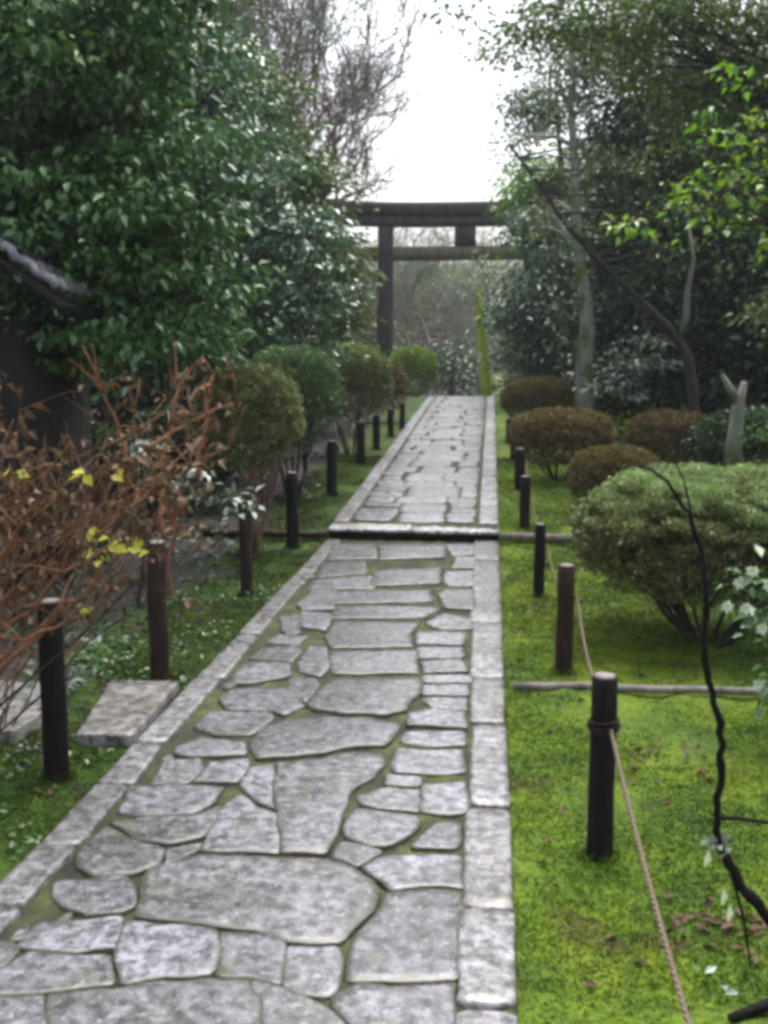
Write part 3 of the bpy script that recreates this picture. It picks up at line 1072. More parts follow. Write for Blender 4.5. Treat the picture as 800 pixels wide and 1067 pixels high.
clipped('dark low shrub under the evergreen tree left of the moss', 185, 425, 520, 120, 10.0, M['leaf_dark'], 12000, .05, stems=6, p=2.1)
clipped('dark low shrub under the trees at the right picture edge', 790, 425, 500, 130, 11.5, M['leaf_dark'], 12000, .05, stems=6, p=2.1)

# ------------------------------------------------------------------ trees on the left
GL = 'evergreen trees left of the path'
tree('evergreen_tree', 'big glossy evergreen tree filling the upper left corner', 'tree', (-4.3, 7.6),
     [(30, 90, 7.5, 1.15, .95), (165, 190, 7.4, .62, .6), (60, 250, 7.2, .85, .55), (195, 300, 7.5, .42, .45), (110, 352, 7.3, .62, .33), (0, 372, 7.2, .6, .3), (110, 20, 7.8, .95, .7),
      (-110, 200, 7.5, .9, 1.0), (215, 360, 7.9, .35, .3), (30, -90, 7.8, 1.2, .8)],
     M['leaf_camellia'], M['bark_dark'], 52, 60, .22, .088, .045, .13, group=GL, flat=.22, droop=.6)
tree('evergreen_tree', 'blue green glossy tree behind the big corner tree', 'tree', (-3.6, 12.2),
     [(285, 270, 12, .62, .7), (245, 180, 12, .75, .7), (325, 330, 12, .38, .4), (318, 230, 11.8, .32, .4), (225, 320, 12, .75, .6), (190, 90, 12.4, .95, .9), (345, 300, 12, .22, .3), (290, 365, 12, .5, .25)],
     M['leaf_blue'], M['bark_dark'], 34, 60, .30, .10, .05, .13, group=GL, flat=.2, droop=.5)
tree('evergreen_tree', 'olive green tree beside the left gate post', 'tree', (-3.6, 17.3),
     [(345, 330, 17, .6, .6), (335, 255, 17, .6, .7), (300, 190, 17, .9, .8), (250, 110, 17.4, 1.0, .9), (360, 372, 17, .4, .3), (362, 290, 17, .3, .35), (270, 300, 17.5, 1.1, 1.2)],
     M['leaf_olive'], M['bark_dark'], 34, 40, .33, .14, .07, .14, group=GL)
tree('evergreen_tree', 'pale grey green tree rising behind the left evergreens', 'tree', (-7.0, 22),
     [(190, 40, 22, 1.6, 1.2), (250, 105, 22, 1.0, .8), (90, -10, 22, 2.0, 1.2), (195, 5, 22.5, 1.3, 1.0), (150, 140, 22, 1.8, 1.4)],
     M['leaf_grey'], M['bark_grey'], 20, 40, .45, .16, .075, .18, group=GL)
for q, (x, y_, s, mt, lb) in enumerate(((-6.2, 11.5, 1.9, 'leaf_dark', 'dark evergreen behind the corner tree at far left'), (-4.6, 14.5, 1.7, 'leaf_dark', 'dark evergreen behind the blue green tree'),
                                       (-8.5, 16, 2.4, 'leaf_dark', 'deep shaded evergreen at the back of the left grove'), (-4.9, 20.5, 1.8, 'leaf_dark', 'dark evergreen left of the gate behind the olive tree'),
                                       (-6.5, 27, 2.3, 'leaf_olive', 'olive evergreen left of the gate post'), (-7.6, 13, 3.4, 'leaf_dark', 'tall dark evergreen closing the far left'), (-3.7, 11.6, .8, 'leaf_dark', 'low dark evergreen behind the brownish clipped shrub'), (-3.9, 15.6, 1.1, 'leaf_dark', 'low dark evergreen behind the grey clipped shrub'), (-4.3, 19.2, 1.3, 'leaf_olive', 'low olive evergreen left of the fourth post'), (-9.5, 20, 4.0, 'leaf_olive', 'tall olive evergreen at the back left'))):
    o = empty('evergreen_tree', (x, y_, Tz(x, y_))); tag(o, lb, 'tree', GL)
    z0 = Tz(x, y_)
    LB = [(np.array([x, y_, z0 + s * 1.0]), s, s * .8, s * .9), (np.array([x - .2, y_, z0 + s * .45]), s * .9, s * .8, s * .42)]
    k = MB(); k.tube(curve((x, y_, z0 - .1), (x, y_, z0 + s * 1.6), .03, 8), np.linspace(.14, .04, 8), 8)
    P = pts_in_lobes(LB, 20)
    for w in P[:20]:
        k.tube(curve((x, y_, z0 + s * rng.uniform(.3, 1.1)), w, .1, 6), np.linspace(.04, .006, 6), 4)
    k.build('trunk', M['bark_dark'], o, True)
    m_ = MB()
    for c in P:
        spray(m_, c, 44, .4, .17, .085)
    m_.build('crown', M[mt], o)

# bare trees at left against the sky
GB = 'bare deciduous trees behind the left grove'
bare_tree('bare grey tree standing tall against the white sky left of the gate', (-5.1, 24), 9.4, .13, M['twig_far'], 6, (.0, 0), .30, None, GB, .011, .35)
bare_tree('slender bare tree with ascending twigs beside the tall bare one', (-4.4, 24.6), 8.0, .09, M['twig_far'], 5, (-.02, 0), .30, None, GB, .011, .35)
bare_tree('bare tree tangled with brown twigs behind the olive tree', (-4.7, 21), 7.4, .12, M['twig'], 5, (-.02, 0), .36, None, GB, .010, .3)
bare_tree('bare tree with a sparse grey green crown at the back of the left grove', (-5.9, 22), 10.0, .15, M['twig_far'], 6, (.0, 0), .36, M['leaf_grey'], GB, .011, .4)

# ------------------------------------------------------------------ trees on the right
GR = 'trees right of the path'
tp = [at(608, 400, 15.7), at(611, 350, 15.7), at(612, 330, 15.7), at(606, 290, 15.7), at(600, 240, 15.7), at(598, 170, 15.7), at(594, 100, 15.7), at(600, 20, 15.7)]
bz = ground(608, 427)
tree('tall_tree', 'tall tree with a lichen white trunk foot and mossy upper trunk', 'tree', (float(tp[0][0]), 15.7),
     [(600, 90, 16, .9, .6), (545, 150, 17, .45, .4), (650, 50, 16, 1.1, .7), (570, 40, 16, .8, .5), (525, 60, 16, .4, .3), (640, 150, 17.3, .6, .45), (560, 225, 17.5, .5, .35)],
     M['leaf_grey'], M['bark_lichen'], 26, 30, .32, .09, .042, .155, trunk_pts=tp, group=GR, flat=.35)
tp = [at(722, 415, 14), at(716, 372, 14), at(700, 345, 14), at(665, 312, 14), at(622, 270, 14), at(590, 235, 14), at(560, 190, 14), at(530, 150, 14)]
o = tree('leaning_tree', 'slender dark tree leaning left over the clipped shrubs', 'tree', (float(tp[0][0]) + .05, 14.0),
         [(560, 175, 14, .4, .35), (620, 245, 14, .5, .3), (690, 270, 14, .5, .4), (660, 180, 14, .6, .45), (720, 220, 14, .5, .4)],
         M['leaf_olive'], M['bark_dark'], 22, 18, .26, .075, .036, .085, trunk_pts=tp, group=GR, limbs=14)
k = MB()
k.tube([at(708, 352, 14), at(714, 330, 13.95), at(716, 300, 13.9), at(722, 270, 13.9), at(716, 230, 13.9)], [.055, .05, .042, .03, .015], 7)
k.build('limb', M['bark_grey'], o, True)
tree('evergreen_tree', 'bright green leaved tree at the edge of the sky right of the gate', 'tree', (.9, 24.5),
     [(552, 205, 24, .7, .45), (535, 190, 24, .45, .3), (565, 190, 24, .8, .5), (562, 250, 24, .9, .45)],
     M['leaf_bright'], M['bark_dark'], 24, 34, .4, .15, .065, .14, group=GR, rb=-.3)
tree('evergreen_tree', 'grey green drooping tree hiding the right gate post', 'tree', (1.4, 22.3),
     [(545, 325, 22, .7, .8), (575, 300, 22, 1.0, 1.0), (545, 240, 22, .45, .45), (605, 350, 22, 1.0, .9), (540, 375, 22, .45, .4), (560, 110, 22.4, .8, .6)],
     M['leaf_blue'], M['bark_dark'], 30, 36, .36, .13, .055, .16, group=GR, rb=-.15, droop=.7)
tree('evergreen_tree', 'dark evergreen tree filling the right side behind the leaning tree', 'tree', (4.3, 16.5),
     [(690, 320, 16.5, 1.1, 1.0), (760, 250, 16.5, 1.3, 1.0), (640, 330, 17, .9, .9), (720, 120, 16.5, 1.4, 1.1), (800, 120, 16.5, 1.3, 1.3), (640, 230, 17, .8, .7), (810, 330, 16, 1.0, 1.0)],
     M['leaf_dark'], M['bark_dark'], 30, 42, .36, .13, .06, .18, group=GR, rb=.05)
tree('evergreen_tree', 'spreading olive tree over the upper right corner', 'tree', (4.1, 10.3),
     [(760, 60, 10, 1.1, .7), (690, 20, 10, .9, .5), (790, 150, 10, .7, .6), (620, 10, 10.3, .7, .3), (840, 280, 10, .6, .8), (740, 130, 10, .5, .4), (560, 20, 10.5, .4, .2), (480, 12, 10.8, .28, .14), (520, 40, 10.8, .25, .12)],
     M['leaf_olive'], M['bark_dark'], 42, 34, .24, .075, .036, .13, group=GR, limbs=44)
tree('broadleaf_tree', 'tree with bright yellow green leaves catching light at the right edge', 'tree', (3.3, 6.6),
     [(775, 205, 6.6, .26, .18), (735, 235, 6.6, .2, .1), (770, 130, 6.6, .26, .12), (650, 232, 6.8, .12, .05), (800, 245, 6.5, .2, .12), (720, 195, 6.7, .14, .1), (790, 70, 6.6, .2, .1), (790, 175, 6.6, .2, .15)],
     M['leaf_bright'], M['bark_dark'], 110, 12, .12, .07, .036, .07, group=GR, limbs=14, rb=.05)
tree('broadleaf_shrub', 'leafy green shrub with rounded leaves behind the clipped mounds', 'shrub', (2.2, 14.8),
     [(655, 385, 14.8, .42, .4), (680, 370, 14.8, .3, .35), (640, 410, 14.8, .3, .2)],
     M['leaf_pale'], M['bark_dark'], 34, 30, .2, .10, .06, .04, limbs=10, rb=-.35)
tree('broadleaf_shrub', 'low bright shrub between the bronze and dark brown mounds', 'shrub', (1.75, 13.4),
     [(655, 445, 13.4, .25, .2)], M['leaf_lime'], M['bark_dark'], 50, 26, .14, .06, .04, .02, limbs=8, rb=-.3)
for q, (x, y_, s, mt, lb) in enumerate(((2.9, 26, 2.3, 'leaf_dark', 'dark tree closing the view right of the gate'), (6.5, 22, 2.6, 'leaf_dark', 'dark tree at the back of the right grove'),
                                       (5.9, 12.5, 1.6, 'leaf_dark', 'shaded evergreen beyond the right picture edge'), (9.5, 17, 2.8, 'leaf_dark', 'tall shaded evergreen far right'),
                                       (2.5, 33, 2.4, 'leaf_olive', 'olive tree beyond the gate on the right'), (2.6, 18.6, 1.0, 'leaf_dark', 'low dark evergreen behind the lichen covered trunk'),
                                       (4.4, 19.3, 1.5, 'leaf_dark', 'rounded dark evergreen behind the leaning tree'), (7.5, 20, 3.8, 'leaf_dark', 'tall dark evergreen behind the olive corner tree'), (4.2, 24, 3.4, 'leaf_olive', 'tall olive evergreen behind the tall lichen tree'), (3.3, 16.3, .9, 'leaf_dark', 'low dark evergreen beside the broken trunk'), (5.2, 15, 1.3, 'leaf_dark', 'dark evergreen bush at the right edge behind the broken trunk'), (1.6, 21.5, .9, 'leaf_dark', 'low dark bush under the grey green drooping tree'))):
    o = empty('evergreen_tree', (x, y_, Tz(x, y_))); tag(o, lb, 'tree', GR)
    z0 = Tz(x, y_)
    LB = [(np.array([x, y_, z0 + s * 1.0]), s, s * .8, s * .9), (np.array([x, y_, z0 + s * .42]), s * .95, s * .8, s * .4)]
    k = MB(); k.tube(curve((x, y_, z0 - .1), (x, y_, z0 + s * 1.6), .03, 8), np.linspace(.14, .04, 8), 8)
    P = pts_in_lobes(LB, 20)
    for w in P[:20]:
        k.tube(curve((x, y_, z0 + s * rng.uniform(.3, 1.1)), w, .1, 6), np.linspace(.04, .006, 6), 4)
    k.build('trunk', M['bark_dark'], o, True)
    m_ = MB()
    for c in P:
        spray(m_, c, 44, .4, .16, .08)
    m_.build('crown', M[mt], o)

# lichen covered broken trunk
o = empty('broken_trunk', at(768, 478, 10.9)); tag(o, 'leaning broken trunk grey with lichen near the right edge', 'tree trunk')
k = MB(); k.tube([at(762, 505, 10.9), at(765, 460, 10.9), at(769, 425, 10.85), at(775, 398, 10.8)], [.12, .085, .06, .028], 10, wob=.3)
k.tube([at(770, 420, 10.85), at(758, 402, 10.8), at(752, 390, 10.8)], [.05, .035, .02], 6)
k.build('trunk', M['bark_lichen'], o, True)
# mossy trunk by the gate
o = empty('mossy_tree', at(506, 410, 25.4)); tag(o, 'thin upright trunk covered in lime green moss inside the gate', 'tree')
k = MB(); k.tube([at(507, 425, 25.4), at(506, 400, 25.4), at(503, 360, 25.4), at(500, 325, 25.4), at(498, 300, 25.4)], [.13, .115, .11, .09, .05], 10, wob=.35)
k.build('trunk', M['bark_moss'], o, True)
k = MB()
for q in range(16):
    spray(k, at(500 + rng.normal(0, 8), 292 + rng.normal(0, 14), 25.4 + rng.normal(0, .3)), 30, .25, .1, .05)
k.build('crown', M['leaf_grey'], o)

# ------------------------------------------------------------------ beyond the gate
GF = 'hazy trees beyond the gate'
fl = ['bare hazy tree seen through the gate, leftmost', 'bare hazy tree seen through the gate behind the lime bush', 'bare hazy tree in the middle of the gate opening', 'bare hazy tree seen under the tie beam beside the mossy trunk',
      'faint bare tree far beyond the gate', 'faint bare tree beyond the left gate post', 'faint brown tree rising behind the lintel', 'farthest faint brown tree beyond the gate']
for q, (px, Y, h) in enumerate(((405, 42, 5.6), (425, 40, 5.2), (452, 44, 6.2), (482, 46, 7.0), (440, 56, 8.0), (385, 50, 7.5), (470, 58, 8.5), (500, 62, 9.0))):
    p = at(px, 400, Y)
    bare_tree(fl[q], (float(p[0]), Y), h * 1.15, .15, M['twig_far'], 5, (0, 0), .6, M['leaf_grey'] if q % 2 else M['dry_leaf'], GF, .014, .7)
for q, (px, Y, s, mt, lb) in enumerate(((470, 36, 1.25, 'leaf_dark', 'dark green bush in the gate opening right of the lime bush'), (395, 44, 2.0, 'leaf_olive', 'olive bush beyond the left gate post'),
                                        (445, 60, 4.6, 'leaf_grey', 'grey green tree mass at the far end of the view'), (490, 70, 5.6, 'leaf_grey', 'tall hazy grey tree at the end of the view, right'), (392, 70, 5.4, 'leaf_grey', 'tall hazy grey tree at the end of the view, left'),
                                        (340, 48, 2.6, 'leaf_olive', 'olive tree behind the left bare trees'))):
    p = at(px, 400, Y); x = float(p[0]); z0 = Tz(x, Y)
    o = empty('distant_tree', (x, Y, z0)); tag(o, lb, 'tree', GF)
    k = MB(); k.tube(curve((x, Y, z0 - .1), (x, Y, z0 + s * 1.4), .03, 8), np.linspace(.14, .04, 8), 8)
    P = pts_in_lobes([(np.array([x, Y, z0 + s * .9]), s, s * .8, s * .95)], 5)
    for w in P[:14]:
        k.tube(curve((x, Y, z0 + s * rng.uniform(.3, 1.1)), w, .1, 6), np.linspace(.04, .01, 6), 4)
    k.build('trunk', M['bark_dark'], o, True)
    m_ = MB()
    for c in P:
        spray(m_, c, 40, .55, .2, .1)
    m_.build('crown', M[mt], o)

# ------------------------------------------------------------------ dry hydrangea shrub, left foreground
o = empty('dry_shrub', (-2.35, 3.55, Tz(-2.35, 3.55)))
tag(o, 'tangled leafless shrub of red brown stems with a few yellow leaves, left foreground', 'shrub')
k = MB(); k2 = MB(); k3 = MB(); k4 = MB(); kl = MB(); ky = MB()


def dry_stem(kk, a, e, r, twigs=3):
    cu = curve(a, e, .08, 10)
    kk.tube(cu, np.linspace(r, r * .3, 10) * (1 + .35 * (np.arange(10) % 3 == 0)), 6)
    for w in range(twigs):
        s0 = cu[rng.integers(4, 10)]
        dd = nrm(rng.normal(0, .6, 3) + [0, 0, .9])
        e2 = s0 + dd * rng.uniform(.08, .25)
        c2 = curve(s0, e2, .06, 5)
        kk.tube(c2, np.linspace(r * .5, r * .15, 5), 5)
        for u in range(3):
            if rng.random() < .38:
                spray(kl, c2[rng.integers(1, 5)], rng.integers(1, 3), .03, .042, .02, fold=.4, droop=1.0)
    spray(kl, cu[-1], 4, .035, .05, .025, fold=.4)


for q in range(80):
    px = rng.uniform(-90, 235); Y = rng.uniform(3.1, 4.5)
    py = rng.uniform(392, 560) + max(0, px - 170) * .3
    e = at(px, py, Y)
    a = np.array([rng.normal(-2.75, .22), rng.normal(3.8, .3), -.05])
    if rng.random() < .5:
        a = np.array([e[0] - rng.uniform(.1, .5), Y + rng.normal(0, .12), -.05])
        a[0] = min(a[0], -2.05)
    dry_stem((k, k, k2, k2, k3, k4)[rng.integers(0, 6)], a, e, rng.uniform(.0024, .0058), 5)
# long stems that sweep from lower left to upper right
for (x0, y0, x1, y1, Y, r) in ((-30, 740, 150, 555, 3.2, .012), (-30, 700, 120, 560, 3.3, .011), (60, 560, 240, 465, 3.5, .009), (100, 560, 160, 510, 3.3, .010), (-40, 720, 90, 640, 3.1, .010),
                             (170, 560, 190, 400, 3.7, .010), (205, 500, 222, 390, 3.9, .011), (130, 500, 100, 400, 3.6, .009), (-20, 640, 60, 520, 3.2, .011), (150, 470, 245, 420, 3.9, .009), (178, 620, 200, 470, 4.0, .009)):
    dry_stem(k, at(x0, y0, Y), at(x1, y1, Y + rng.uniform(-.1, .3)), r, 5)
# dead flower heads and hanging dry leaves
for q in range(50):
    p = at(rng.uniform(-20, 225), rng.uniform(440, 650), rng.uniform(3.2, 4.3))
    if p[2] > .3 and not (p[0] > -1.6):
        spray(kl, p, 5, .05, .055, .03, fold=.5, droop=1.2)
k.build('stem', M['red_twig'], o, True)
k2.build('stem', M['tan_twig'], o, True)
k3.build('stem', M['twig'], o, True)
k4.build('stem', M['bark_dark'], o, True)
kl.build('foliage', M['dry_leaf'], o)
for (px, py, Y, n) in ((85, 494, 3.3, 3), (120, 491, 3.35, 2), (132, 574, 3.3, 4), (112, 566, 3.3, 3), (90, 588, 3.3, 2), (146, 578, 3.3, 2), (88, 640, 3.3, 2), (90, 553, 3.35, 2), (12, 492, 3.4, 2), (110, 586, 3.3, 2)):
    P = at(px, py, Y) + rng.normal(0, .01, (n, 3))
    add_leaves(ky, P, rng.normal(0, 1, (n, 3)) * [1, .3, .4], np.array([0, -.7, .6]) + rng.normal(0, .3, (n, 3)), .05, .036, rng.random(n))
ky.build('yellow_leaves', M['yellow_leaf'], o)
# pale glossy shrub behind it
tree('pale_shrub', 'low shrub with pale shiny leaves behind the dry stems on the left', 'shrub', (-2.35, 6.4),
     [(215, 498, 6.2, .22, .14), (160, 462, 6.3, .10, .06), (235, 520, 6.2, .14, .08), (190, 500, 6.3, .14, .1)], M['leaf_pale'], M['bark_dark'], 60, 16, .10, .07, .035, .018, limbs=8, rb=.1)

# ------------------------------------------------------------------ white flowers right, foreground branch
o = tree('camellia_shrub', 'shrub with white flowers cut by the right picture edge', 'shrub', (2.15, 4.4),
         [(800, 640, 4.3, .16, .16), (790, 600, 4.3, .08, .06), (805, 720, 4.3, .12, .08), (840, 640, 4.3, .25, .3)], M['leaf_camellia'], M['bark_dark'], 70, 12, .10, .065, .035, .02, limbs=10)
for (px, py) in ((783, 595), (770, 607), (757, 632), (793, 655), (789, 714), (800, 610), (776, 634), (812, 690)):
    k = MB()
    c = at(px, py, 4.2)
    n = 7
    a = np.linspace(0, 2 * math.pi, n, endpoint=False) + rng.random()
    D = np.stack([np.cos(a), np.full(n, -.35), np.sin(a)], -1) + rng.normal(0, .12, (n, 3))
    add_leaves(k, np.repeat(c[None], n, 0), D, np.tile(np.array([0, -1., .3]), (n, 1)), .03, .026, rng.random(n), .3)
    k.build('flower', M['white_petal'], o)
tree('camellia_shrub', 'distant shrub with one white flower at the right edge', 'shrub', (3.05, 11.2),
     [(795, 460, 10.8, .3, .25)], M['leaf_camellia'], M['bark_dark'], 50, 20, .16, .08, .04, .02, limbs=8)

o = empty('young_branch', (1.65, 2.35, Tz(1.65, 2.35)))
tag(o, 'thin dark leafless sapling bending up in front of the dome shrub, right foreground', 'sapling')
k = MB()
Yb = 2.25
main = [at(890, 1140, Yb), at(840, 1010, Yb), at(800, 955, Yb), at(772, 925, Yb), at(757, 893, Yb), at(745, 868, Yb), at(747, 840, Yb), at(752, 800, Yb), at(750, 760, Yb), at(740, 720, Yb), at(733, 680, Yb), at(736, 630, Yb), at(733, 585, Yb), at(722, 545, Yb), at(703, 512, Yb), at(682, 490, Yb), at(660, 484, Yb)]
sp = np.linspace(0, 1, len(main)); tt = np.linspace(0, 1, 60)
mp_ = np.stack([np.interp(tt, sp, np.array(main)[:, c]) for c in range(3)], -1)
mp_[1:-1] = (mp_[:-2] + mp_[1:-1] + mp_[2:]) / 3
mp_[1:-1] += rng.normal(0, .0022, (58, 3))
k.tube(mp_, np.interp(tt, [0, .3, .6, 1], [.015, .009, .007, .0025]) * (1 + .22 * (rng.random(60) > .82)), 7, wob=.25)
k.tube([at(747, 852, Yb), at(765, 852, Yb + .05), at(800, 857, Yb + .1), at(850, 850, Yb + .2)], [.006, .005, .004, .003], 5)
k.tube([at(757, 893, Yb), at(775, 960, Yb), at(782, 1010, Yb)], [.0045, .003, .002], 4)
k.tube([at(722, 545, Yb), at(712, 500, Yb), at(690, 455, Yb)], [.003, .002, .0015], 4)
k.tube([at(733, 640, Yb), at(760, 600, Yb), at(775, 560, Yb)], [.003, .002, .0015], 4)
k.build('stem', M['char'], o, True)
k = MB()
for q in range(40):
    p = at(745, 878, Yb) + rng.normal(0, .010, 3) * [1.3, 1, .7]
    add_leaves(k, p[None], rng.normal(0, 1, (1, 3)), rng.normal(0, 1, (1, 3)), .02, .016, rng.random(1))
k.build('lichen', M['leaf_pale'], o)
for (px, py, dx, dz) in ((738, 885, -.1, -1), (753, 925, .1, -1), (760, 942, .0, -1)):
    k = MB(); p = at(px, py, Yb)
    add_leaves(k, p[None], np.array([[dx, 0, dz]]), np.array([[.2, -1, .1]]), .05, .018, rng.random(1))
    k.build('hanging_leaf', M['white_petal'], o)
# dead fallen branch at the bottom right corner
k = MB(); p0 = ground0(760, 1062); p1 = ground0(870, 1052)
k.tube([[p0[0], p0[1], .0], [(p0[0] + p1[0]) / 2, (p0[1] + p1[1]) / 2 + .02, .025], [p1[0], p1[1], .01]], [.012, .016, .014], 7, wob=.2)
tag(k.build('fallen_branch', M['char'], smooth=True), 'black fallen branch lying on the moss at the bottom right corner', 'branch')

# fallen leaves
k = MB()
n = 420
x = np.concatenate([rng.uniform(.15, 2.4, 200), rng.uniform(-2.6, -1.5, 220)]); y = np.concatenate([rng.uniform(1.6, 8, 200), rng.uniform(2.2, 8, 220)])
cl = [(ground(742, 975), 26, .07), (ground(690, 795), 26, .14), (ground(780, 985), 16, .08), (ground(640, 650), 10, .1)]
for c, m2, s in cl:
    x = np.append(x, c[0] + rng.normal(0, s, m2)); y = np.append(y, c[1] + rng.normal(0, s, m2))
kp = (np.maximum(XL - x, x - XR) > .05)
x, y = x[kp], y[kp]; n = len(x)
P = np.stack([x, y, T(x, y) + .012], -1)
add_leaves(k, P, rng.normal(0, 1, (n, 3)) * [1, 1, .2], np.array([0, 0, 1]) + rng.normal(0, .35, (n, 3)), .042, .024, rng.random(n) * .45, .3)
tag(k.build('fallen_leaves', M['dry_leaf']), 'brown dead leaves scattered over the moss', 'leaves', kind='stuff')
k = MB()
n = 5
for (px, py) in ((733, 1035), (752, 1048), (722, 1030), (768, 1055), (715, 985), (85, 690)):
    c = ground(px, py)
    add_leaves(k, np.array([[c[0], c[1], .025]]), rng.normal(0, 1, (1, 3)) * [1, 1, .3], np.array([[0, -.4, .9]]), .04, .022, rng.random(1), .2)
tag(k.build('petals', M['leaf_pale']), 'pale fallen petals on the moss', 'petals', kind='stuff')
k = MB(); n = 5200
x = rng.uniform(-3.4, XL - .02, n); y = rng.uniform(1.9, 7.5, n)
kp = (vnoise(np.stack([x, y], -1), 2.6, 41) + rng.random(n) * .25 > np.where(y < 3.3, .5, .74))
x, y = x[kp], y[kp]; n = len(x)
P = np.stack([x, y, T(x, y) + rng.random(n) * .03], -1)
add_leaves(k, P, rng.normal(0, 1, (n, 3)) * [1, 1, .4] + [0, 0, .3], np.array([0, 0, 1]) + rng.normal(0, .3, (n, 3)), .035, .02, rng.random(n) * .6)
tag(k.build('ground_cover', M['leaf_camellia']), 'low dark leaved weeds on the ground left of the kerb', 'ground cover', kind='stuff')
k = MB(); n = 26000
x = np.concatenate([rng.uniform(-7, -1.9, n // 2), rng.uniform(1.7, 7, n // 2)]); y = 4 + 20 * rng.random(n) ** 1.3
kp = vnoise(np.stack([x, y], -1), 1.1, 43) + rng.random(n) * .3 + np.clip((np.abs(x + .2) - 2.2) * .3, -.4, .25) > .62
x, y = x[kp], y[kp]; n = len(x)
P = np.stack([x, y, T(x, y) + rng.random(n) ** 2 * .14], -1)
add_leaves(k, P, rng.normal(0, 1, (n, 3)) * [1, 1, .4] + [0, 0, .3], np.array([0, 0, 1]) + rng.normal(0, .35, (n, 3)), .075, .04, rng.random(n) * .7)
tag(k.build('ground_cover', M['leaf_dark']), 'dark leafy undergrowth on the ground under the trees', 'ground cover', kind='stuff')
# gravel on the bare soil at left
k = MB(); n = 2600
x = rng.uniform(-3.6, -1.55, n); y = rng.uniform(2.3, 8.5, n)
kp = vnoise(np.stack([x, y], -1), 1.6, 31) * .9 + rng.random(n) * .25 > .62 + .35 * np.clip((x + 1.9) / .4, 0, 1)
x, y = x[kp], y[kp]
z = T(x, y)
ico = np.array([[1, 0, 0], [-1, 0, 0], [0, 1, 0], [0, -1, 0], [0, 0, 1], [0, 0, -1]], float)
fo = np.array([[0, 2, 4], [2, 1, 4], [1, 3, 4], [3, 0, 4], [2, 0, 5], [1, 2, 5], [3, 1, 5], [0, 3, 5]])
for q in range(len(x)):
    s = rng.uniform(.006, .019)
    a = rng.random() * 6.28; ca, sa = math.cos(a), math.sin(a)
    v = ico * (s * (.7 + .6 * rng.random((6, 1)))) * [1.2, 1, .6]
    v = np.stack([v[:, 0] * ca - v[:, 1] * sa, v[:, 0] * sa + v[:, 1] * ca, v[:, 2]], -1)
    k.add(v + [x[q], y[q], z[q] + s * .25], fo, rng.random())
tag(k.build('gravel', M['pebble']), 'grey pebbles on the bare soil beside the slabs', 'gravel', kind='stuff')

# ------------------------------------------------------------------ small roof at left
h = empty('garden_hut', (-4.6, 7.6, Tz(-4.6, 7.6)))
tag(h, 'dark garden hut with a sloping grey tiled roof edge hidden in leaves at left', 'hut')
A = at(-130, 160, 6.45); B = at(60, 302, 6.3)
dv = B - A; Ld = np.linalg.norm(dv); u = dv / Ld
back = np.array([-.15, 1, .0])
for s_ in range(6):
    k = MB(); p = back * (.2 * s_)
    tq = np.linspace(0, 1, 37)[:, None]
    Q = A + p + (B - A) * tq
    Q[:, 2] += .01 + .03 * ((np.arange(37) % 4) / 3.0)
    k.tube(Q, .03, 8)
    k.build('tile_row', M['tile'], h)
k = MB()
pts = [A + [0, .0, -.07], B + [0, 0, -.07], B + back * 1.4 + [0, 0, -.07], A + back * 1.4 + [0, 0, -.07]]
Vq = np.array(pts + [p + [0, 0, -.05] for p in pts])
k.add(Vq, [[0, 1, 2, 3], [7, 6, 5, 4], [0, 4, 5, 1], [1, 5, 6, 2], [2, 6, 7, 3], [3, 7, 4, 0]])
k.build('eave_board', M['soffit'], h)
k = MB()
k.box((B[0] - 1.35, 7.2, .85), (1.9, 1.1, 2.0)); k.build('wall', M['soffit'], h)

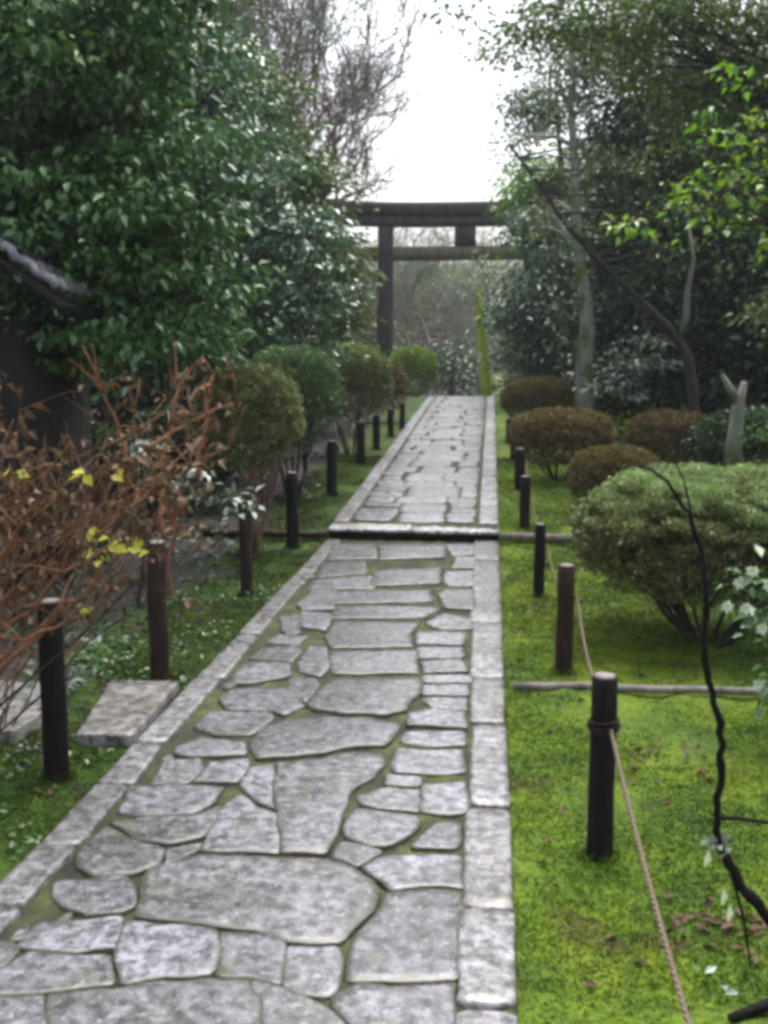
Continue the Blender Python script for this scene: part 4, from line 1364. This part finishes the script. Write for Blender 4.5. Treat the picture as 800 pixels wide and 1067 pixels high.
# ------------------------------------------------------------------ haze
m, nt, out = new_mat('damp_air')
pv = N_(nt, 'VolumePrincipled')
pv.inputs['Color'].default_value = (.86, .89, .93, 1)
pv.inputs['Density'].default_value = .0010
pv.inputs['Anisotropy'].default_value = .3
nt.links.new(pv.outputs[0], out.inputs['Volume'])
k = MB(); k.box((0, 40, 8.0), (900, 1500, 28)); hz = k.build('haze', m)
tag(hz, 'thin damp haze fading the far trees', 'haze', kind='stuff')
HZ = hz

# ------------------------------------------------------------------ light
w = bpy.data.worlds.new('World'); SC.world = w; w.use_nodes = True
nt = w.node_tree; nt.nodes.clear()
sk = nt.nodes.new('ShaderNodeTexSky'); sk.sky_type = 'NISHITA'; sk.sun_disc = False
EL = 68
sk.sun_elevation = R(EL); sk.sun_rotation = R(12); sk.dust_density = 6; sk.air_density = 1.2; sk.ozone_density = 1.0
hs = nt.nodes.new('ShaderNodeHueSaturation'); hs.inputs['Saturation'].default_value = .42
bg = nt.nodes.new('ShaderNodeBackground'); bg.inputs[1].default_value = .15
wo = nt.nodes.new('ShaderNodeOutputWorld')
nt.links.new(sk.outputs[0], hs.inputs['Color']); nt.links.new(hs.outputs[0], bg.inputs[0]); nt.links.new(bg.outputs[0], wo.inputs[0])
sl = bpy.data.lights.new('sun', 'SUN'); sl.energy = 1.3; sl.angle = R(50); sl.color = (1, .98, .96)
so = bpy.data.objects.new('sun', sl); C.objects.link(so)
az = R(12)
sd = Vector((math.sin(az) * math.cos(R(EL)), math.cos(az) * math.cos(R(EL)), math.sin(R(EL))))
so.rotation_euler = sd.to_track_quat('Z', 'Y').to_euler()

vs = SC.view_settings
vs.view_transform = 'Standard'; vs.look = 'None'; vs.gamma = 1; vs.use_curve_mapping = False
vs.exposure = 1.15
SC.render.engine = 'CYCLES'
cy = SC.cycles
cy.use_denoising = True
cy.use_adaptive_sampling = True; cy.adaptive_threshold = .02
cy.max_bounces = 6; cy.diffuse_bounces = 3; cy.glossy_bounces = 2; cy.transmission_bounces = 4; cy.volume_bounces = 1; cy.transparent_max_bounces = 6
cy.caustics_reflective = False; cy.caustics_refractive = False
cy.pixel_filter_type = 'BLACKMAN_HARRIS'
cy.filter_width = 3.8
